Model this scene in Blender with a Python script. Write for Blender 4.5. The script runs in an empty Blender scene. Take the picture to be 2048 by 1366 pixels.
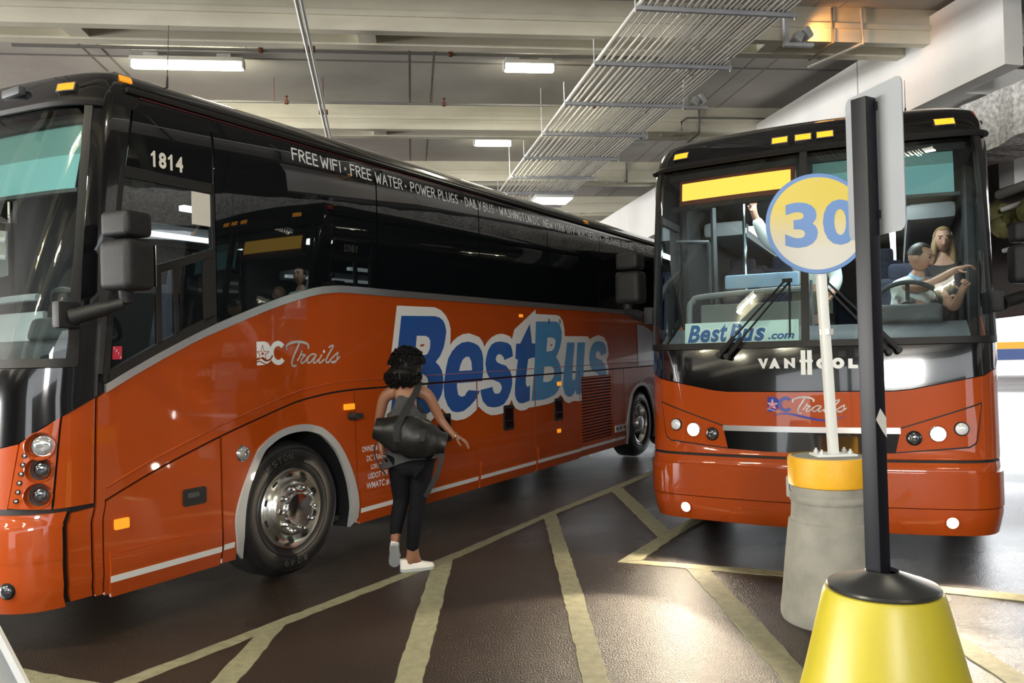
import bpy, bmesh, math, random, bisect
from mathutils import Vector, Matrix
random.seed(7)
PI = math.pi
SC = bpy.context.scene
COL = SC.collection

# ------------------------------------------------------------------ camera
cam_data = bpy.data.cameras.new('camera'); cam = bpy.data.objects.new('camera', cam_data); COL.objects.link(cam)
cam_data.sensor_width = 36.0; cam_data.lens = 36.0*1593/2048; cam_data.clip_end = 300; cam_data.clip_start = .05
cam.matrix_world = Matrix.Translation((0,0,1.6433)) @ Matrix.Rotation(PI/2+.0136,4,'X') @ Matrix.Rotation(-.0261,4,'Z')
SC.camera = cam
SC.view_settings.view_transform = 'Standard'; SC.view_settings.look = 'None'
SC.view_settings.gamma = 1.0; SC.view_settings.use_curve_mapping = False
SC.view_settings.exposure = 0.45

# ------------------------------------------------------------------ daylight
world = bpy.data.worlds.new('sky'); SC.world = world; world.use_nodes = True
wn = world.node_tree.nodes; bg = wn['Background']
bg.inputs[0].default_value = (.93,.97,1.0,1); bg.inputs[1].default_value = 2.2

def area(name, loc, target, size, sizey, power, color=(1,1,1)):
    l = bpy.data.lights.new(name,'AREA'); l.shape='RECTANGLE'; l.size=size; l.size_y=sizey; l.energy=power; l.color=color
    o = bpy.data.objects.new(name,l); COL.objects.link(o); o.location=loc
    o.rotation_euler = (Vector(target)-Vector(loc)).to_track_quat('-Z','Y').to_euler()
    return o
area('daylight_entrance', (0.2,-8.9,3.9), (1.5,10,4.6), 2.6, 1.6, 650, (1,.97,.92))
area('daylight_left', (-22,5,1.7), (4,10,4.6), 16, 2.6, 5200, (1,.98,.95))
area('daylight_far', (13.5,27,2.4), (2,13,1.6), 8, 4, 700, (.95,.98,1))

# ------------------------------------------------------------------ materials
def new_mat(name):
    m = bpy.data.materials.new(name); m.use_nodes = True
    nt = m.node_tree; b = nt.nodes['Principled BSDF']
    return m, nt, b
def sset(b, **k):
    for n,v in k.items():
        n = n.replace('_',' ')
        if n in b.inputs:
            if isinstance(v,(tuple,list)) and len(v)==3: v = (*v,1)
            b.inputs[n].default_value = v
def mat(name, color, rough=.5, metal=0., coat=0., emit=None, es=0., spec=.5):
    m,nt,b = new_mat(name)
    sset(b, Base_Color=color, Roughness=rough, Metallic=metal, Coat_Weight=coat, Coat_Roughness=.03)
    b.inputs['Specular IOR Level'].default_value = spec
    if emit: sset(b, Emission_Color=emit, Emission_Strength=es)
    return m
def noisy(name, c1, c2, scale=3., rough=.8, bump=.15, bscale=40., detail=6., coat=0., stretch=None, spec=.5, r2=None):
    m,nt,b = new_mat(name); N=nt.nodes; L=nt.links
    tc=N.new('ShaderNodeTexCoord'); src=tc.outputs['Object']
    if stretch:
        mp=N.new('ShaderNodeMapping'); mp.inputs['Scale'].default_value=stretch; L.new(src,mp.inputs['Vector']); src=mp.outputs['Vector']
    n1=N.new('ShaderNodeTexNoise'); n1.inputs['Scale'].default_value=scale; n1.inputs['Detail'].default_value=detail; L.new(src,n1.inputs['Vector'])
    r=N.new('ShaderNodeValToRGB'); r.color_ramp.elements[0].position=.32; r.color_ramp.elements[1].position=.68
    r.color_ramp.elements[0].color=(*c1,1); r.color_ramp.elements[1].color=(*c2,1)
    L.new(n1.outputs['Fac'],r.inputs['Fac']); L.new(r.outputs['Color'],b.inputs['Base Color'])
    if bump>0:
        n2=N.new('ShaderNodeTexNoise'); n2.inputs['Scale'].default_value=bscale; n2.inputs['Detail'].default_value=4; L.new(src,n2.inputs['Vector'])
        bp=N.new('ShaderNodeBump'); bp.inputs['Strength'].default_value=bump; bp.inputs['Distance'].default_value=.01
        L.new(n2.outputs['Fac'],bp.inputs['Height']); L.new(bp.outputs['Normal'],b.inputs['Normal'])
    b.inputs['Roughness'].default_value=rough; b.inputs['Specular IOR Level'].default_value=spec
    if r2 is not None:
        mr=N.new('ShaderNodeMapRange'); mr.inputs['To Min'].default_value=rough; mr.inputs['To Max'].default_value=r2
        mr.inputs['From Min'].default_value=.35; mr.inputs['From Max'].default_value=.65
        n3=N.new('ShaderNodeTexNoise'); n3.inputs['Scale'].default_value=scale*.6; n3.inputs['Detail'].default_value=3; L.new(src,n3.inputs['Vector'])
        L.new(n3.outputs['Fac'],mr.inputs['Value']); L.new(mr.outputs['Result'],b.inputs['Roughness'])
    sset(b, Coat_Weight=coat, Coat_Roughness=.04)
    return m
def glass(name, tint, gloss=1.0, ior=1.45, base=0.0):
    m=bpy.data.materials.new(name); m.use_nodes=True; nt=m.node_tree; N=nt.nodes; L=nt.links; N.clear()
    o=N.new('ShaderNodeOutputMaterial'); t=N.new('ShaderNodeBsdfTransparent'); t.inputs[0].default_value=(*tint,1)
    g=N.new('ShaderNodeBsdfGlossy'); g.inputs['Roughness'].default_value=.01; g.inputs['Color'].default_value=(gloss,gloss,gloss,1)
    f=N.new('ShaderNodeFresnel'); f.inputs['IOR'].default_value=ior
    a=N.new('ShaderNodeMath'); a.operation='ADD'; a.inputs[1].default_value=base; L.new(f.outputs[0],a.inputs[0])
    mx=N.new('ShaderNodeMixShader'); L.new(a.outputs[0],mx.inputs[0]); L.new(t.outputs[0],mx.inputs[1]); L.new(g.outputs[0],mx.inputs[2])
    L.new(mx.outputs[0],o.inputs['Surface']); return m
def emission_grid(name, c, strength, sx, sy):
    # a dot-matrix lamp face: bright dots on a slightly darker ground
    m,nt,b=new_mat(name); N=nt.nodes; L=nt.links
    tc=N.new('ShaderNodeTexCoord'); sp=N.new('ShaderNodeSeparateXYZ'); L.new(tc.outputs['Object'],sp.inputs[0])
    prod=None
    for ax,s in ((0,sx),(2,sy)):
        mu=N.new('ShaderNodeMath'); mu.operation='MULTIPLY'; mu.inputs[1].default_value=s; L.new(sp.outputs[ax],mu.inputs[0])
        sn=N.new('ShaderNodeMath'); sn.operation='SINE'; L.new(mu.outputs[0],sn.inputs[0])
        ab=N.new('ShaderNodeMath'); ab.operation='ABSOLUTE'; L.new(sn.outputs[0],ab.inputs[0])
        if prod is None: prod=ab
        else:
            p=N.new('ShaderNodeMath'); p.operation='MULTIPLY'; L.new(prod.outputs[0],p.inputs[0]); L.new(ab.outputs[0],p.inputs[1]); prod=p
    mr=N.new('ShaderNodeMapRange'); mr.inputs['From Min'].default_value=.1; mr.inputs['From Max'].default_value=.6
    mr.inputs['To Min'].default_value=strength*.55; mr.inputs['To Max'].default_value=strength
    L.new(prod.outputs[0],mr.inputs['Value']); L.new(mr.outputs[0],b.inputs['Emission Strength'])
    sset(b, Base_Color=(.1,.05,.01), Emission_Color=c, Roughness=.6); return m

M = dict(
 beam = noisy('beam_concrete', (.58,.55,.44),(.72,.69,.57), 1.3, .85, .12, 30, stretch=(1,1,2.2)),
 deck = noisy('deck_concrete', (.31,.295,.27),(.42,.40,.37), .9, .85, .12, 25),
 ramp = noisy('pale_concrete', (.68,.67,.65),(.80,.80,.79), 1.1, .8, .08, 30, stretch=(1,1,.5)),
 rough = noisy('sprayed_concrete', (.42,.42,.42),(.90,.90,.89), 22, .95, 1.0, 30, detail=10),
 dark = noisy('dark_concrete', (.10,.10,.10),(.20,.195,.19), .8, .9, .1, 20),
 wallw = mat('white_wall', (.85,.86,.87), .7),
 amberband = mat('amber_band', (.85,.36,.03), .6), navyband = mat('navy_band', (.05,.08,.20), .6),
 orange = mat('orange_paint', (.38,.056,.004), .42, 0, 1.0, spec=.12),
 black = mat('black_gloss_paint', (.004,.004,.005), .12, 0, 1.0),
 blackmat = mat('black_matte', (.008,.008,.009), .65),
 gasket = mat('black_rubber', (.013,.012,.012), .55, spec=.35),
 tint = mat('tinted_glass', (.004,.005,.006), .015, 0, 0, spec=.62),
 glass = glass('windshield_glass', (.78,.88,.88), 1.0, 1.45, .02),
 cabglass = glass('cab_glass', (.45,.50,.50), 1.0, 1.5, .05),
 chrome = mat('chrome', (.72,.72,.73), .13, 1.0),
 steel = mat('brushed_steel', (.72,.72,.73), .25, .9),
 alloy = mat('polished_aluminium', (.74,.73,.70), .22, 1.0),
 galv = noisy('galvanised_steel', (.48,.49,.50),(.62,.63,.64), 6, .38, .0), strut = noisy('strut_steel', (.26,.27,.29),(.34,.35,.37), 6, .4, .0),
 conduit = mat('conduit_steel', (.76,.74,.69), .36, .4),
 white = mat('white_vinyl', (.74,.75,.74), .35, 0, .6),
 blue = mat('blue_vinyl', (.012,.090,.33), .3, 0, .8),
 blueglare = mat('blue_vinyl_glare', (.06,.26,.52), .3, 0, .8),  # same blue vinyl, its fading under a reflection put into the colour
 logoblue = mat('logo_blue', (.012,.02,.28), .3, 0, .6), logored = mat('logo_red', (.62,.05,.10), .3),
 whitepaint = mat('white_paint', (.72,.73,.71), .4), greytrim = mat('grey_white_trim', (.38,.39,.39), .35, 0, .6),
 tyre = noisy('tyre_rubber', (.010,.010,.010),(.018,.018,.018), 8, .38, .05, 60),
 tyremark = mat('tyre_lettering', (.06,.055,.05), .5),
 amber = mat('amber_lens', (.75,.22,.01), .15, 0, 1, (1,.36,.02), .55),
 amberlit = mat('amber_lens_lit', (.8,.3,.02), .15, 0, 1, (1,.38,.02), 1.15),
 lampglass = mat('lamp_glass', (.62,.64,.66), .08, .75, 1),
 lampdark = mat('lamp_reflector', (.16,.17,.19), .08, .9, 1),
 lamplit = mat('lamp_lit', (.9,.9,.9), .2, 0, 0, (1,.97,.90), 14),
 drllit = mat('lamp_lens_bright', (.6,.6,.6), .15, .2, 1, (1,1,1), .12),
 redlens = mat('red_lens', (.6,.03,.02), .2, 0, 1, (1,.05,.02), .25),
 led = emission_grid('led_matrix', (1,.53,.07), 1.7, PI/.0125, PI/.0125),
 ledbox = mat('led_housing', (.10,.02,.008), .4),
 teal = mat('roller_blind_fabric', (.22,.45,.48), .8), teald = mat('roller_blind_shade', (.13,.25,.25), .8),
 dash = noisy('dash_plastic', (.035,.04,.045),(.06,.065,.07), 5, .6, .1, 60),
 dashgrey = mat('grey_plastic', (.22,.23,.23), .55),
 seat = noisy('seat_fabric', (.012,.016,.035),(.03,.035,.06), 14, .9, .1, 80),
 interior = mat('interior_lining', (.03,.032,.033), .8), intwhite = mat('interior_white_panel', (.30,.31,.32), .5), mural = mat('pale_mural', (.50,.56,.66), .3, 0, .8),
 striplight = mat('strip_light', (.9,.9,.9), .4, 0, 0, (.95,1,1), 2.2),
 skybluepad = mat('sky_blue_pad', (.42,.64,.95), .5),
 card = mat('pale_green_card', (.62,.78,.72), .5),
 mirrorhouse = noisy('textured_black_plastic', (.010,.010,.011),(.015,.015,.016), 30, .6, .12, 120, spec=.3),
 pole = mat('black_pole_paint', (.007,.007,.010), .42, spec=.25), conecap = mat('black_rubber_cap', (.018,.018,.019), .33),
 coneyellow = noisy('yellow_plastic', (.40,.335,.018),(.45,.375,.028), 2.5, .38, .06, 60),
 bandyellow = noisy('yellow_paint', (.72,.36,.012),(.80,.42,.02), 5, .5, .25, 45),
 bollard = noisy('bollard_concrete', (.22,.215,.19),(.31,.30,.265), 7, .9, .35, 70, detail=9),
 signback = noisy('sign_back_aluminium', (.22,.23,.25),(.26,.275,.29), 1.5, .5, 0, spec=.3),
 signblue = mat('sign_blue', (.10,.22,.50), .4), 
 paintline = noisy('worn_line_paint', (.18,.17,.105),(.26,.245,.155), 16, .75, .35, 90, detail=10),
 skin = mat('skin', (.235,.105,.060), .5), skinlight = mat('skin_light', (.48,.26,.18), .5),
 hair = mat('black_curly_hair', (.004,.0035,.0035), .5, spec=.25), hairbrown = mat('brown_hair', (.02,.014,.01), .5), blond = mat('blond_hair', (.32,.20,.09), .5),
 tank = noisy('charcoal_jersey', (.030,.031,.034),(.046,.047,.051), 30, .9, .1, 150), leggings = mat('black_leggings', (.006,.006,.008), .8, spec=.12),
 shoe = mat('white_canvas', (.70,.68,.65), .7), sole = mat('grey_sole', (.35,.37,.38), .6),
 leather = noisy('black_leather', (.007,.007,.007),(.012,.012,.012), 14, .42, .25, 28, spec=.35), webbing = mat('black_webbing', (.012,.012,.013), .8),
 shirt = mat('pale_shirt', (.74,.78,.76), .8), darkjacket = mat('dark_jacket', (.015,.015,.018), .8), jeans = mat('blue_jeans', (.05,.07,.11), .85), khaki = mat('khaki_cloth', (.13,.12,.075), .85),
 gold = mat('gold_metal', (.8,.5,.2), .2, 1.0), orangecloth = mat('orange_cloth', (.45,.10,.03), .8),
 tube = mat('lit_diffuser', (.9,.9,.85), .4, 0, 0, (1,.96,.78), 7),
 fixture = mat('fixture_grey', (.55,.55,.53), .5), rust = mat('red_oxide', (.12,.035,.02), .7), pipe = mat('pipe_grey', (.17,.165,.16), .6),
 insul = noisy('insulation', (.10,.095,.03),(.20,.19,.08), 6, .95, 1., 12),
 sticker = mat('cream_sticker', (.62,.60,.54), .6), red = mat('red_decal', (.52,.02,.05), .5), digits = mat('cream_digits', (.70,.67,.60), .5),
)
# yellow-to-white face of the round sign (a printed fade that belongs to the sign)
def sign_face_mat():
    m,nt,b=new_mat('sign_face_fade'); N=nt.nodes; L=nt.links
    tc=N.new('ShaderNodeTexCoord'); sp=N.new('ShaderNodeSeparateXYZ'); L.new(tc.outputs['Object'],sp.inputs[0])
    r=N.new('ShaderNodeMapRange'); r.inputs['From Min'].default_value=-.16; r.inputs['From Max'].default_value=.10; L.new(sp.outputs[2],r.inputs['Value'])
    c=N.new('ShaderNodeValToRGB'); c.color_ramp.elements[0].color=(.58,.56,.51,1); c.color_ramp.elements[1].color=(.62,.48,.05,1); L.new(r.outputs[0],c.inputs['Fac'])
    L.new(c.outputs['Color'],b.inputs['Base Color']); b.inputs['Roughness'].default_value=.4; return m
M['signface']=sign_face_mat()

def floor_mat():
    m,nt,b=new_mat('asphalt'); N=nt.nodes; L=nt.links
    tc=N.new('ShaderNodeTexCoord'); src=tc.outputs['Object']
    def noise(s,d=5):
        n=N.new('ShaderNodeTexNoise'); n.inputs['Scale'].default_value=s; n.inputs['Detail'].default_value=d; L.new(src,n.inputs['Vector']); return n
    n1=noise(.55,6); r=N.new('ShaderNodeValToRGB'); r.color_ramp.elements[0].position=.35; r.color_ramp.elements[1].position=.7
    r.color_ramp.elements[0].color=(.020,.0132,.0095,1); r.color_ramp.elements[1].color=(.042,.027,.018,1); L.new(n1.outputs['Fac'],r.inputs['Fac'])
    n4=noise(75,4); r4=N.new('ShaderNodeValToRGB'); r4.color_ramp.elements[0].position=.35; r4.color_ramp.elements[1].position=.75
    r4.color_ramp.elements[0].color=(.5,.5,.5,1); r4.color_ramp.elements[1].color=(1.6,1.5,1.4,1); L.new(n4.outputs['Fac'],r4.inputs['Fac'])
    mu=N.new('ShaderNodeMix'); mu.data_type='RGBA'; mu.blend_type='MULTIPLY'; mu.inputs['Factor'].default_value=1
    L.new(r.outputs['Color'],mu.inputs[6]); L.new(r4.outputs['Color'],mu.inputs[7]); L.new(mu.outputs[2],b.inputs['Base Color'])
    n2=noise(.30,3); mr=N.new('ShaderNodeMapRange'); mr.inputs['From Min'].default_value=.36; mr.inputs['From Max'].default_value=.55
    mr.inputs['To Min'].default_value=.20; mr.inputs['To Max'].default_value=.38; L.new(n2.outputs['Fac'],mr.inputs['Value']); L.new(mr.outputs['Result'],b.inputs['Roughness'])
    n3=noise(105,4); bp=N.new('ShaderNodeBump'); bp.inputs['Strength'].default_value=.8; bp.inputs['Distance'].default_value=.012
    L.new(n3.outputs['Fac'],bp.inputs['Height']); L.new(bp.outputs['Normal'],b.inputs['Normal'])
    b.inputs['Specular IOR Level'].default_value=.42
    return m
M['floor']=floor_mat()

# ------------------------------------------------------------------ mesh helpers
def finish(name, bm, m, parent=None, smooth=38):
    if smooth:
        bm.normal_update(); lim=math.radians(smooth)
        for f in bm.faces: f.smooth=True
        for e in bm.edges:
            if len(e.link_faces)!=2 or e.calc_face_angle(0)>lim: e.smooth=False
    me=bpy.data.meshes.new(name); bm.to_mesh(me); bm.free(); me.materials.append(m)
    o=bpy.data.objects.new(name,me); COL.objects.link(o)
    if parent is not None: o.parent=parent
    return o
def empty(name, label, cat, loc=(0,0,0), rz=0., group=None):
    o=bpy.data.objects.new(name,None); COL.objects.link(o); o.location=loc; o.rotation_euler=(0,0,rz); o.empty_display_size=.2
    o['label']=label; o['category']=cat
    if group: o['group']=group
    return o
def tag(o,label,cat,group=None):
    o['label']=label; o['category']=cat
    if group: o['group']=group
    return o
def struct(name,bm,m,parent=None,smooth=0):
    o=finish(name,bm,m,parent,smooth)
    if parent is None: o['kind']='structure'
    return o
def plabel(o,t): o['label']=t; return o
def copy_tree(o,parent=None):
    c=o.copy(); COL.objects.link(c); c.parent=parent
    for ch in list(o.children): copy_tree(ch,c)
    return c
def B(): return bmesh.new()
def merge(dst,src,mtx=None):
    if mtx is not None: bmesh.ops.transform(src,matrix=mtx,verts=src.verts)
    mp={v:dst.verts.new(v.co) for v in src.verts}
    for f in src.faces:
        try: dst.faces.new([mp[v] for v in f.verts])
        except ValueError: pass
    src.free(); return dst
def box(bm,c,s,rot=None,bevel=0,seg=2):
    t=B(); bmesh.ops.create_cube(t,size=1); bmesh.ops.scale(t,vec=s,verts=t.verts)
    if bevel: bmesh.ops.bevel(t,geom=list(t.edges),offset=bevel,segments=seg,profile=.6,affect='EDGES')
    mt=Matrix.Translation(c)
    if rot is not None: mt=mt@(rot if isinstance(rot,Matrix) else Matrix.Rotation(rot,4,'Z'))
    return merge(bm,t,mt)
def basis(d):
    d=Vector(d).normalized(); return d.to_track_quat('Z','Y').to_matrix().to_4x4()
def cyl(bm,p0,p1,r0,r1=None,seg=16,cap=True):
    p0,p1=Vector(p0),Vector(p1); d=p1-p0; r1=r0 if r1 is None else r1
    t=B(); bmesh.ops.create_cone(t,cap_ends=cap,segments=seg,radius1=r0,radius2=r1,depth=d.length)
    return merge(bm,t,Matrix.Translation((p0+p1)/2)@basis(d))
def lathe(bm,prof,mtx=None,seg=32,cap0=False,cap1=False):
    t=B(); rings=[]
    for r,z in prof: rings.append([t.verts.new((r*math.cos(2*PI*i/seg),r*math.sin(2*PI*i/seg),z)) for i in range(seg)])
    for a,b in zip(rings,rings[1:]):
        for i in range(seg): t.faces.new((a[i],a[(i+1)%seg],b[(i+1)%seg],b[i]))
    if cap0: t.faces.new(rings[0][::-1])
    if cap1: t.faces.new(rings[-1])
    bmesh.ops.recalc_face_normals(t,faces=t.faces)
    return merge(bm,t,mtx)
def smooth_path(pts,n=6):
    P=[Vector(p) for p in pts]
    if len(P)<3: return P
    out=[]
    for i in range(len(P)-1):
        p0=P[max(i-1,0)];p1=P[i];p2=P[i+1];p3=P[min(i+2,len(P)-1)]
        for k in range(n):
            t=k/n; out.append(.5*((2*p1)+(p2-p0)*t+(2*p0-5*p1+4*p2-p3)*t*t+(3*p1-p0-3*p2+p3)*t**3))
    out.append(P[-1]); return out
def tube(bm,pts,r,seg=8,n=0,flat=None):
    P=smooth_path(pts,n) if n else [Vector(p) for p in pts]
    up=Vector((0,0,1)); rings=[]
    for i,p in enumerate(P):
        d=(P[min(i+1,len(P)-1)]-P[max(i-1,0)]).normalized()
        x=d.cross(up)
        if x.length<1e-3: x=d.cross(Vector((1,0,0)))
        x.normalize(); y=x.cross(d).normalized()
        rr=r[i*(len(r)-1)//max(len(P)-1,1)] if isinstance(r,(list,tuple)) else r
        rings.append([bm.verts.new(p+rr*(math.cos(2*PI*k/seg)*x*(flat or 1)+math.sin(2*PI*k/seg)*y)) for k in range(seg)])
    for a,b in zip(rings,rings[1:]):
        for k in range(seg): bm.faces.new((a[k],a[(k+1)%seg],b[(k+1)%seg],b[k]))
    bm.faces.new(rings[0][::-1]); bm.faces.new(rings[-1])
    return bm
def prism(bm,poly,axis_fn,t0,t1):
    a=[bm.verts.new(axis_fn(x,y,t0)) for x,y in poly]; b=[bm.verts.new(axis_fn(x,y,t1)) for x,y in poly]
    bm.faces.new(a); bm.faces.new(b[::-1]); n=len(a)
    for i in range(n): bm.faces.new((a[i],b[i],b[(i+1)%n],a[(i+1)%n]))
    bmesh.ops.recalc_face_normals(bm,faces=bm.faces); return bm
def slab(bm,x0,x1,y0,y1,z0,z1): return box(bm,((x0+x1)/2,(y0+y1)/2,(z0+z1)/2),(abs(x1-x0),abs(y1-y0),abs(z1-z0)))
def text_bm(body,size=1.,shear=0.,offset=0.,spacing=1.):
    cu=bpy.data.curves.new('t','FONT'); cu.body=body; cu.size=size; cu.shear=shear; cu.offset=offset; cu.space_character=spacing; cu.resolution_u=4
    o=bpy.data.objects.new('t',cu); COL.objects.link(o)
    dg=bpy.context.evaluated_depsgraph_get(); dg.update()
    me=bpy.data.meshes.new_from_object(o.evaluated_get(dg)); bm=B(); bm.from_mesh(me)
    bpy.data.objects.remove(o); bpy.data.curves.remove(cu); bpy.data.meshes.remove(me)
    return bm
def fit(bm,x0,x1,y0,y1):
    xs=[v.co.x for v in bm.verts]; ys=[v.co.y for v in bm.verts]
    a,b,c,d=min(xs),max(xs),min(ys),max(ys)
    for v in bm.verts: v.co=Vector((x0+(v.co.x-a)/(b-a)*(x1-x0), y0+(v.co.y-c)/(d-c)*(y1-y0), 0))
    return bm
def remap(bm,fn):
    for v in bm.verts: v.co=Vector(fn(v.co.x,v.co.y))
    return bm
def ribbon(bm,pts,w,n=0):
    P=[Vector((p[0],p[1],0)) for p in pts]
    if n: P=smooth_path(P,n)
    for a,b in zip(P,P[1:]):
        d=b-a
        if d.length<1e-6: continue
        q=Vector((-d.y,d.x,0)).normalized()*w/2
        bm.faces.new([bm.verts.new(c) for c in (a-q,b-q,b+q,a+q)])
    for p in P: bm.faces.new([bm.verts.new(p+Vector((math.cos(2*PI*k/8),math.sin(2*PI*k/8),0))*w/2) for k in range(8)])
    return bm
def poly2(bm,pts): bm.faces.new([bm.verts.new((x,y,0)) for x,y in pts]); return bm
def disc(bm,cx,cy,rx,ry=None,n=28):
    ry=ry or rx; return poly2(bm,[(cx+rx*math.cos(2*PI*k/n),cy+ry*math.sin(2*PI*k/n)) for k in range(n)])
ELL=[(.35+.33*math.cos(2*PI*k/14),.5+.5*math.sin(2*PI*k/14)) for k in range(15)]
HAND={'F':[[(0,0),(0,1),(.55,1)],[(0,.55),(.45,.55)]],'R':[[(0,0),(0,1),(.4,1),(.55,.8),(.4,.55),(0,.5)],[(.25,.5),(.6,0)]],
'E':[[(.5,1),(0,1),(0,0),(.52,0)],[(0,.52),(.45,.52)]],'W':[[(0,1),(.2,0),(.42,.7),(.64,0),(.85,1)]],'I':[[(.05,0),(.05,1)]],
'A':[[(0,0),(.33,1),(.66,0)],[(.12,.35),(.54,.35)]],'T':[[(0,1),(.66,1)],[(.33,1),(.33,0)]],'P':[[(0,0),(0,1),(.4,1),(.55,.78),(.4,.5),(0,.46)]],
'O':[ELL],'L':[[(0,1),(0,0),(.5,0)]],'U':[[(0,1),(0,.3),(.1,.05),(.3,0),(.5,.05),(.6,.3),(.6,1)]],
'G':[[(.6,.85),(.45,1),(.2,.95),(0,.6),(.05,.2),(.25,0),(.5,.05),(.6,.4),(.35,.4)]],'S':[[(.5,.9),(.3,1),(.08,.88),(.1,.65),(.42,.42),(.48,.15),(.25,0),(0,.1)]],
'D':[[(0,0),(0,1),(.35,.92),(.58,.6),(.5,.2),(.25,0),(0,0)]],'Y':[[(0,1),(.3,.5)],[(.6,1),(.22,0)]],'B':[[(0,0),(0,1),(.38,.95),(.45,.75),(.3,.55),(0,.52)],[(.3,.54),(.55,.35),(.45,.05),(0,0)]],
'N':[[(0,0),(0,1),(.55,0),(.55,1)]],'H':[[(0,0),(0,1)],[(.55,0),(.55,1)],[(0,.5),(.55,.5)]],'C':[[(.55,.85),(.4,1),(.15,.9),(0,.5),(.12,.1),(.35,0),(.55,.12)]],
'K':[[(0,0),(0,1)],[(.55,1),(0,.45),(.6,0)]],'V':[[(0,1),(.3,0),(.6,1)]],'.':[[(.1,.42),(.101,.42)]]}
def hand_word(bm,word,x0,x1,y0,y1,w):
    adv=[]; x=0
    for c in word:
        wd=max(p[0] for s in HAND[c] for p in s); adv.append(x); x+=wd+.25
    tot=max(x-.25,.2)
    for c,a in zip(word,adv):
        for s in HAND[c]: ribbon(bm,[(x0+(a+px)/tot*(x1-x0), y0+py*(y1-y0)) for px,py in s],w*(2.2 if c=='.' else 1))
    return bm
def skin_mesh(name,nodes,edges,m,parent=None,sub=2):
    names=list(nodes); idx={k:i for i,k in enumerate(names)}
    me=bpy.data.meshes.new(name); me.from_pydata([nodes[k][0] for k in names],[(idx[a],idx[b]) for a,b in edges],[])
    o=bpy.data.objects.new(name,me); COL.objects.link(o)
    md=o.modifiers.new('skin','SKIN'); md.use_smooth_shade=True
    for i,k in enumerate(names):
        r=nodes[k][1]; sv=me.skin_vertices[0].data[i]; sv.radius=r if isinstance(r,tuple) else (r,r); sv.use_root=(i==0)
    ss=o.modifiers.new('sub','SUBSURF'); ss.levels=sub; ss.render_levels=sub
    dg=bpy.context.evaluated_depsgraph_get(); dg.update()
    m2=bpy.data.meshes.new_from_object(o.evaluated_get(dg)); bpy.data.objects.remove(o); bpy.data.meshes.remove(me)
    m2.name=name; m2.materials.clear(); m2.materials.append(m)
    for p in m2.polygons: p.use_smooth=True
    o=bpy.data.objects.new(name,m2); COL.objects.link(o)
    if parent is not None: o.parent=parent
    return o
def chain(*ks): return list(zip(ks,ks[1:]))
# ------------------------------------------------------------------ the garage
bm=B(); slab(bm,-60,90,-40,110,-.3,0); floor=struct('floor',bm,M['floor'])
LINES=[[(-2.10,4.10),(-.5,6.63),(.27,8.04),(1.17,9.6),(2.3,11.55),(2.25,11.25),(1.95,10.72),(1.11,9.24),(.28,7.87),(-.44,6.52),(-1.97,4.10),(-2.7,2.95),(-2.83,2.95)],
 [(-1.575,4.785),(-1.583,3.0),(-1.437,3.0),(-1.445,4.977)],[(-.67,6.30),(-.62,3.0),(-.483,3.0),(-.517,6.48)],[(.27,7.9),(.296,5.8),(.312,3.0),(.442,3.0),(.433,5.45),(.403,8.1)],
 [(1.115,9.27),(1.225,6.94),(1.375,7.2),(1.264,9.48)],[(2.15,8.45),(1.22,6.94),(.765,6.173),(.962,6.215),(1.316,6.85),(2.25,8.4)],[(.765,6.173),(.962,6.201),(1.945,5.80),(3.244,5.137),(7.2,3.1),(7.14,2.97),(3.163,5.0),(1.902,5.67),(1.257,5.94)],
 [(1.246,5.935),(1.278,5.0),(1.28,3.0),(1.432,3.0),(1.432,4.5),(1.415,5.87)],[(2.30,5.47),(2.33,3.0),(2.47,3.0),(2.44,5.40)],[(-2.78,4.36),(-2.0,4.03),(-2.07,3.9),(-2.85,4.23)],
 [(7.5,13.9),(9.5,17.5),(9.7,17.4),(7.7,13.8)]]
rng=random.Random(3)
for li,L in enumerate(LINES):
    bm=B(); pts=[]
    for (a,b),(c,d) in zip(L,L[1:]+L[:1]):          # worn, slightly ragged paint edges
        n=max(1,int(math.hypot(c-a,d-b)/.07))
        for k in range(n):
            t=k/n; j=.006 if 0<k else 0
            pts.append((a+(c-a)*t+rng.uniform(-j,j), b+(d-b)*t+rng.uniform(-j,j)))
    prism(bm,pts,lambda x,y,t:(x,y,t),-.001,.0015+.0006*li); struct('painted_line',bm,M['paintline'],floor)

PHI=.126
def bw(x,y,z): return (x*math.cos(PHI)-y*math.sin(PHI), x*math.sin(PHI)+y*math.cos(PHI), z)
RB=Matrix.Rotation(PHI,4,'Z')
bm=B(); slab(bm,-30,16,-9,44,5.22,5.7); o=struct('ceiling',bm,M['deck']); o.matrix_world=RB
def beam(y,x0,x1,k):
    bm=B(); w=.50
    slab(bm,x0,x1,y,y+.11,4.85,5.23); slab(bm,x0,x1,y+w-.13,y+w,4.85,5.23)
    slab(bm,x0,x1,y+.11,y+w-.13,5.10,5.23); slab(bm,x0,x1,y-.025,y,4.99,5.045)
    xs=[x for x in (-20.1,-17.3,-14.4,-11.6,-8.8,-6,-3.17,-.37,3.93,6.7,9.5) if x0<x<x1]
    for x in xs: slab(bm,x-.09,x+.09,y+.11,y+w-.13,4.87,5.23)
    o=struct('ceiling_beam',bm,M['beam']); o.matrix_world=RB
for y,x0,x1 in ((-6.0,-28,12),(-2.5,-28,12),(1.0,-28,12),(4.45,-28,12),(7.91,-28,12),(11.36,-28,9),(14.75,-28,12),(18.1,-28,14),(21.5,-28,14),(24.9,-28,14),(30,-28,14),(36,-28,14)): beam(y,x0,x1,0)
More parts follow.
